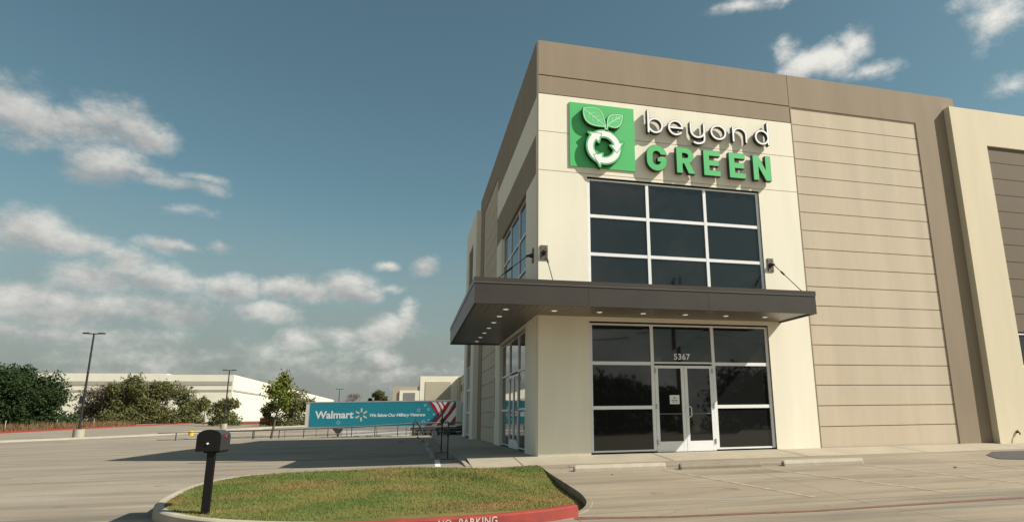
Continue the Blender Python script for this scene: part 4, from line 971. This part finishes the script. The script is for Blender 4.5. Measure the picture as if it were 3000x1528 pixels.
verge.add([(x, y, g0(x, y) + .03) for x, y in vp[:4]] + [(x, y, g0(x, y) + .03) for x, y in vp[4:]], [tuple(range(8))])
# dumpster
DU = thing('dumpster', 'small red dumpster beside the warehouse wall', 'dumpster', (-25, 101, .2))
b = MB(); b.prism([(-25.9, 1.0), (-26.1, 2.0), (-24.0, 2.2), (-24.1, 1.0)], lambda u, w: (u, 100, w - .7), lambda u, w: (u, 102, w - .7)); b.build('bin', mat('dumpster_red', (.34, .03, .03), .5, .15, 3), DU)
b = MB(); b.box((-26.15, 99.95, 1.38), (-23.95, 102.05, 1.46)); b.build('lid', mat('lid_dark_red', (.2, .02, .02), .5, .1, 3), DU)

# ------------------------------------------------------------------ vegetation
def leafmat(name, c, c2): return mat(name, c, .8, .0, .9, spec=.2, col2=c2, island=.32)
LEAF = {'dark': leafmat('leaves_dark', (.020, .038, .012), (.034, .056, .017)), 'olive': leafmat('leaves_olive', (.068, .080, .028), (.145, .135, .052)),
        'mid': leafmat('leaves_mid', (.078, .096, .034), (.165, .155, .058)), 'young': leafmat('leaves_young', (.085, .115, .020), (.19, .20, .035)), 'dry': leafmat('leaves_dry', (.115, .095, .07), (.17, .13, .09))}
def tree(x, y, zb, H, rx_, ry_, rz, n, leaf, kind, label, sparse=.55, trunk_h=None, group='trees beyond the lot', cat='tree', name='tree', tr=.16, seed=0, lobes=9, cz=None, lean=0, skirt=.0):
    r_ = np.random.default_rng(seed + 100); t_ = thing(name, label, cat, (x, y, zb), group)
    cz = cz or (zb + H - rz); th = trunk_h if trunk_h is not None else cz - zb
    b = MB(); top = (x + lean, y, zb + th); b.tube([(x, y, zb - .2), (x + lean * .3, y, zb + th * .4), (x + lean * .7, y, zb + th * .75), top], [tr, tr * .8, tr * .65, tr * .5], 8)
    cs = []
    for k in range(lobes):
        for _ in range(20):
            d = r_.normal(size=3); d /= np.linalg.norm(d); q = d * r_.uniform(.35, .78)
            if q[2] > -.75: break
        c_ = np.array((x + lean + q[0] * rx_, y + q[1] * ry_, cz + q[2] * rz)); cs.append((c_, r_.uniform(.30, .52)))
        mid = (np.array(top) * .5 + c_ * .5) + r_.normal(size=3) * .1 * rx_
        b.tube([top, tuple(mid), tuple(c_)], [tr * .42, tr * .25, tr * .08], 5); 
        for _ in range(3):
            e = c_ + r_.normal(size=3) * np.array((rx_, ry_, rz)) * .28; b.tube([tuple(c_), tuple(e)], [tr * .1, tr * .03], 4, False)
    tb_ = b.build('trunk', BARK, t_)
    n = int(n * 1.35); k = r_.integers(0, len(cs), n); C_ = np.array([c[0] for c in cs])[k]; rad = np.array([c[1] for c in cs])[k][:, None]
    d = r_.normal(size=(n, 3)); d /= np.linalg.norm(d, axis=1)[:, None]; rr = r_.uniform(0, 1, (n, 1)) ** (sparse)
    P = C_ + d * rr * rad * np.array((rx_, ry_, rz)) * (1 + .25 * np.sin(9 * d[:, :1] + 7 * d[:, 2:3] + 3 * k[:, None]))
    if skirt:
        ns = int(n * skirt); th_ = r_.uniform(0, 2 * np.pi, ns); rq = r_.uniform(0, 1, ns) ** .5
        P[:ns, 0] = x + np.cos(th_) * rq * rx_ * .95; P[:ns, 1] = y + np.sin(th_) * rq * ry_ * .95; P[:ns, 2] = zb + r_.uniform(0, 1, ns) * (H * .42) * (1 - .5 * rq + .15 * np.sin(th_ * 5))
    P[:, 2] = np.maximum(P[:, 2], zb + .05 + r_.uniform(0, .4, n))
    a = r_.normal(size=(n, 3)); a /= np.linalg.norm(a, axis=1)[:, None]; c_ = np.cross(a, r_.normal(size=(n, 3))); c_ /= np.linalg.norm(c_, axis=1)[:, None]
    s_ = (leaf * r_.uniform(.6, 1.4, n))[:, None]; V4 = np.stack([P - a * s_, P - c_ * s_ * .5, P + a * s_, P + c_ * s_ * .5], 1).reshape(-1, 3)
    me = bpy.data.meshes.new('crown'); me.vertices.add(4 * n); me.vertices.foreach_set('co', V4.ravel()); me.loops.add(4 * n); me.loops.foreach_set('vertex_index', np.arange(4 * n)); me.polygons.add(n)
    me.polygons.foreach_set('loop_start', np.arange(0, 4 * n, 4)); me.update(); me.validate(); meshobj('crown', me, LEAF[kind], t_)
    return t_
G = lambda y: g0(0, y)
tree(-61.7, 100, G(100), 9.7, 7.2, 5.2, 5.0, 26000, .20, 'dark', 'large dark green tree at the left edge of the picture', .45, 2.6, skirt=.22, seed=1, tr=.3, lobes=16)
tree(-55.5, 99, G(99), 8.1, 4.7, 3.8, 4.2, 15000, .19, 'dark', 'smaller dark tree joined to the right of the large dark one', .5, 2.0, skirt=.22, seed=2, tr=.2, lobes=12)
tree(-65.9, 145, G(145), 9.2, 6.5, 4.5, 5.0, 9500, .21, 'dry', 'half-bare brownish tree right of the tall lamp', .55, 3.0, skirt=.22, seed=3, tr=.2, lobes=14)
tree(-61.0, 142, G(142), 10.4, 5.3, 4.4, 5.3, 14000, .21, 'olive', 'tall olive tree in the middle of the tree line', .5, 3.0, skirt=.22, seed=4, tr=.22, lobes=12)
tree(-54.9, 145, G(145), 9.4, 5.6, 4.2, 4.9, 15000, .21, 'olive', 'rounded olive tree right of the tallest in the tree line', .5, 2.5, skirt=.22, seed=5, tr=.2, lobes=12)
tree(-50.1, 146, G(146), 6.0, 3.8, 3.0, 3.1, 7000, .21, 'mid', 'low bushy tree at the right end of the tree line', .5, 1.8, skirt=.22, seed=6, lobes=9)
tree(-36.9, 110, G(110), 5.6, 1.5, 1.4, 2.3, 1700, .16, 'mid', 'slender sparse young tree between the bushes and the lamp', .6, 2.6, seed=7, tr=.09, lobes=8)
tree(-30.6, 98, G(98), 5.2, 2.6, 2.0, 2.6, 5000, .16, 'mid', 'loose light green tree around the second lamp', .55, 2.0, skirt=.22, seed=8, tr=.12, lobes=10)
tree(-19.6, 90, G(90), 5.5, 3.2, 2.3, 2.8, 6000, .15, 'mid', 'bushy green tree behind the leaning sapling', .5, 2.0, skirt=.22, seed=9, tr=.14, lobes=11)
tree(-23.0, 92, G(92), 4.0, 1.6, 1.4, 1.6, 2400, .15, 'mid', 'small shrub-like tree left of the bushy green one', .55, 1.4, skirt=.22, seed=10, tr=.1, lobes=7)
tree(-11.3, 29.6, g(-11.3, 29.6), 5.2, 1.35, 1.1, 1.45, 2100, .085, 'young', 'young yellow-green sapling with thin leaning trunk behind the rail', .55, 2.9, seed=11, tr=.09, lobes=9, lean=.35, name='sapling', cat='sapling', group=None)
tree(-9.0, 130, G(130), 6.4, 1.7, 1.5, 1.5, 2600, .17, 'olive', 'round green treetop showing above the trailer roof', .5, 4.5, seed=12, lobes=8)
tree(-11.3, 131, G(131), 5.2, 1.0, 1, .9, 800, .15, 'dark', 'small dark treetop left of the round one above the trailer', .5, 3.8, seed=13, lobes=5)
tree(-14.4, 130, G(130), 6.6, 2.0, 1.6, 1.8, 700, .09, 'dry', 'bare grey twiggy tree above the trailer roof', .7, 4.2, seed=14, tr=.1, lobes=12)
# brush and dry grass along the far red kerb
r_ = np.random.default_rng(5); n = 9000; vs = np.empty((n * 3, 3)); yv = r_.uniform(56, 112, n); xv = -46.5 - (yv - 55) * .02 - r_.uniform(0, 3.2, n) ** 1.1
h = r_.uniform(.3, 1.25, n) * (.6 + .5 * np.sin(yv * .35) ** 2); a = r_.uniform(0, 6.28, n); zb = np.array([g0(0, y) for y in yv])
vs[0::3] = np.stack([xv - .05 * np.cos(a), yv - .05 * np.sin(a), zb], 1); vs[1::3] = np.stack([xv + .05 * np.cos(a), yv + .05 * np.sin(a), zb], 1); vs[2::3] = np.stack([xv + r_.normal(0, .15, n), yv + r_.normal(0, .15, n), zb + h], 1)
me = bpy.data.meshes.new('brush'); me.from_pydata(vs.tolist(), [], [(3 * i, 3 * i + 1, 3 * i + 2) for i in range(n)]); me.materials.append(mat('dry_brush', (.13, .075, .04), .9, 0, .5, col2=(.19, .12, .05), island=.4))
o = bpy.data.objects.new('dry_brush', me); COL.objects.link(o); o['kind'] = 'stuff'; o['label'] = 'reddish dry weeds along the far red kerb'
# slim fence posts in the brush
FP = [(-47.3, 62.5), (-47.5, 74), (-47.8, 86), (-48, 97)]
fp0 = None
for i, (x, y) in enumerate(FP):
    if fp0 is None:
        fp0 = thing('fence_post', '', 'fence post', (x, y, G(y)), 'pale posts in the brush'); q = local(MB().tube([(0, 0, -.1), (0, 0, 1.35)], .05, 6).build('shaft', mat('pale_post', (.35, .34, .31), .8, .1), fp0)); c_ = fp0
        q.matrix_parent_inverse = Matrix.Identity(4)
    else: c_ = copy_tree(fp0); c_.location = (x, y, G(y))
    c_['label'] = 'pale thin post among the reddish weeds along the far red kerb'

# ------------------------------------------------------------------ across the road, behind the viewer (seen mirrored in the front glass)
UP = thing('utility_pole', 'tall wooden utility pole with crossarm mirrored in the entrance glass', 'utility pole', (17, -30, -.5))
MB().tube([(17, -30, -.6), (17, -30, 11.4)], [.19, .13], 10).build('pole', BARK, UP)
b = MB(); b.box((15.6, -30.1, 10.2), (18.2, -29.95, 10.35)); b.tube([(17.6, -30, 10.3), (17.6, -30, 11.3)], .08, 8); b.tube([(15.9, -30, 10.3), (15.9, -30, 10.75)], .10, 8); b.build('crossarm', BARK, UP)
b = MB()
for z0_, dx in ((8.2, 0), (7.4, 0), (10.5, 1)):
    for sgn in (-1, 1): b.tube([(17 + sgn * 35 * k / 12, -30, z0_ - 1.1 * 4 * (k / 12) * (1 - k / 12)) for k in range(13)], .035, 4)
b.build('wire', BLACK, UP)
tree(11.5, -31, -.5, 5.6, 4.2, 2.5, 2.8, 5000, .2, 'dark', 'dark roadside tree mirrored in the left entrance glass', .5, 2, skirt=.22, seed=21, tr=.2, lobes=12, group='trees across the road')
tree(23.5, -31, -.5, 5.4, 4.6, 2.5, 2.8, 5000, .2, 'dark', 'dark roadside tree mirrored in the right entrance glass', .5, 2, skirt=.22, seed=22, tr=.2, lobes=12, group='trees across the road')
tree(17.5, -36, -.5, 4.2, 3.4, 2.0, 2.0, 3000, .2, 'dark', 'low roadside bush mirrored in the glass doors', .5, 1, skirt=.22, seed=23, tr=.15, lobes=9, group='trees across the road')

# fallen leaves and debris
TAR = mat('tar_smear', (.060, .055, .050), .85, .3, 6)
for pts_, w_ in (([(-7.4, 11.6), (-5.6, 11.5)], .22), ([(-7.3, 6.9), (-6.2, 6.75), (-5.3, 6.8)], .18), ([(-5.6, 4.2), (-4.2, 4.1), (-2.9, 4.15)], .07), ([(-8.2, 3.1), (-5.5, 3.0), (-3.0, 3.1)], .07)):
    struct(strip(MB(), pts_, w_, g0, .005).build('tar_smear', TAR))
LM = mat('dead_leaf', (.10, .06, .035), .9, .3, 20)
for i, (x, y, s_, lb) in enumerate(((8.26, -3.85, .055, 'crumpled brown leaf on the concrete below the tan siding'), (-7.6, -5.9, .07, 'small brown leaf on the drive at lower left'), (-1.75, 8.6, .10, 'dark leaf scrap on the shaded lot by the kerb'), (-3.2, 15, .10, 'dark leaf scrap on the shaded lot near the far wheel stops'), (.9, -3.05, .03, 'tiny leaf beside the first wheel stop'))):
    b = MB(); z = g0(x, y)
    for k in range(4):
        a = k * 1.7 + i; b.add([(x, y, z + .006), (x + s_ * math.cos(a), y + s_ * .6 * math.sin(a), z + .012), (x + s_ * .7 * math.cos(a + .7), y + s_ * .6 * math.sin(a + .7), z + .006 + s_ * .55)], [(0, 1, 2)])
    tag(b.build('fallen_leaf', LM), lb, 'leaf', 'leaf litter')
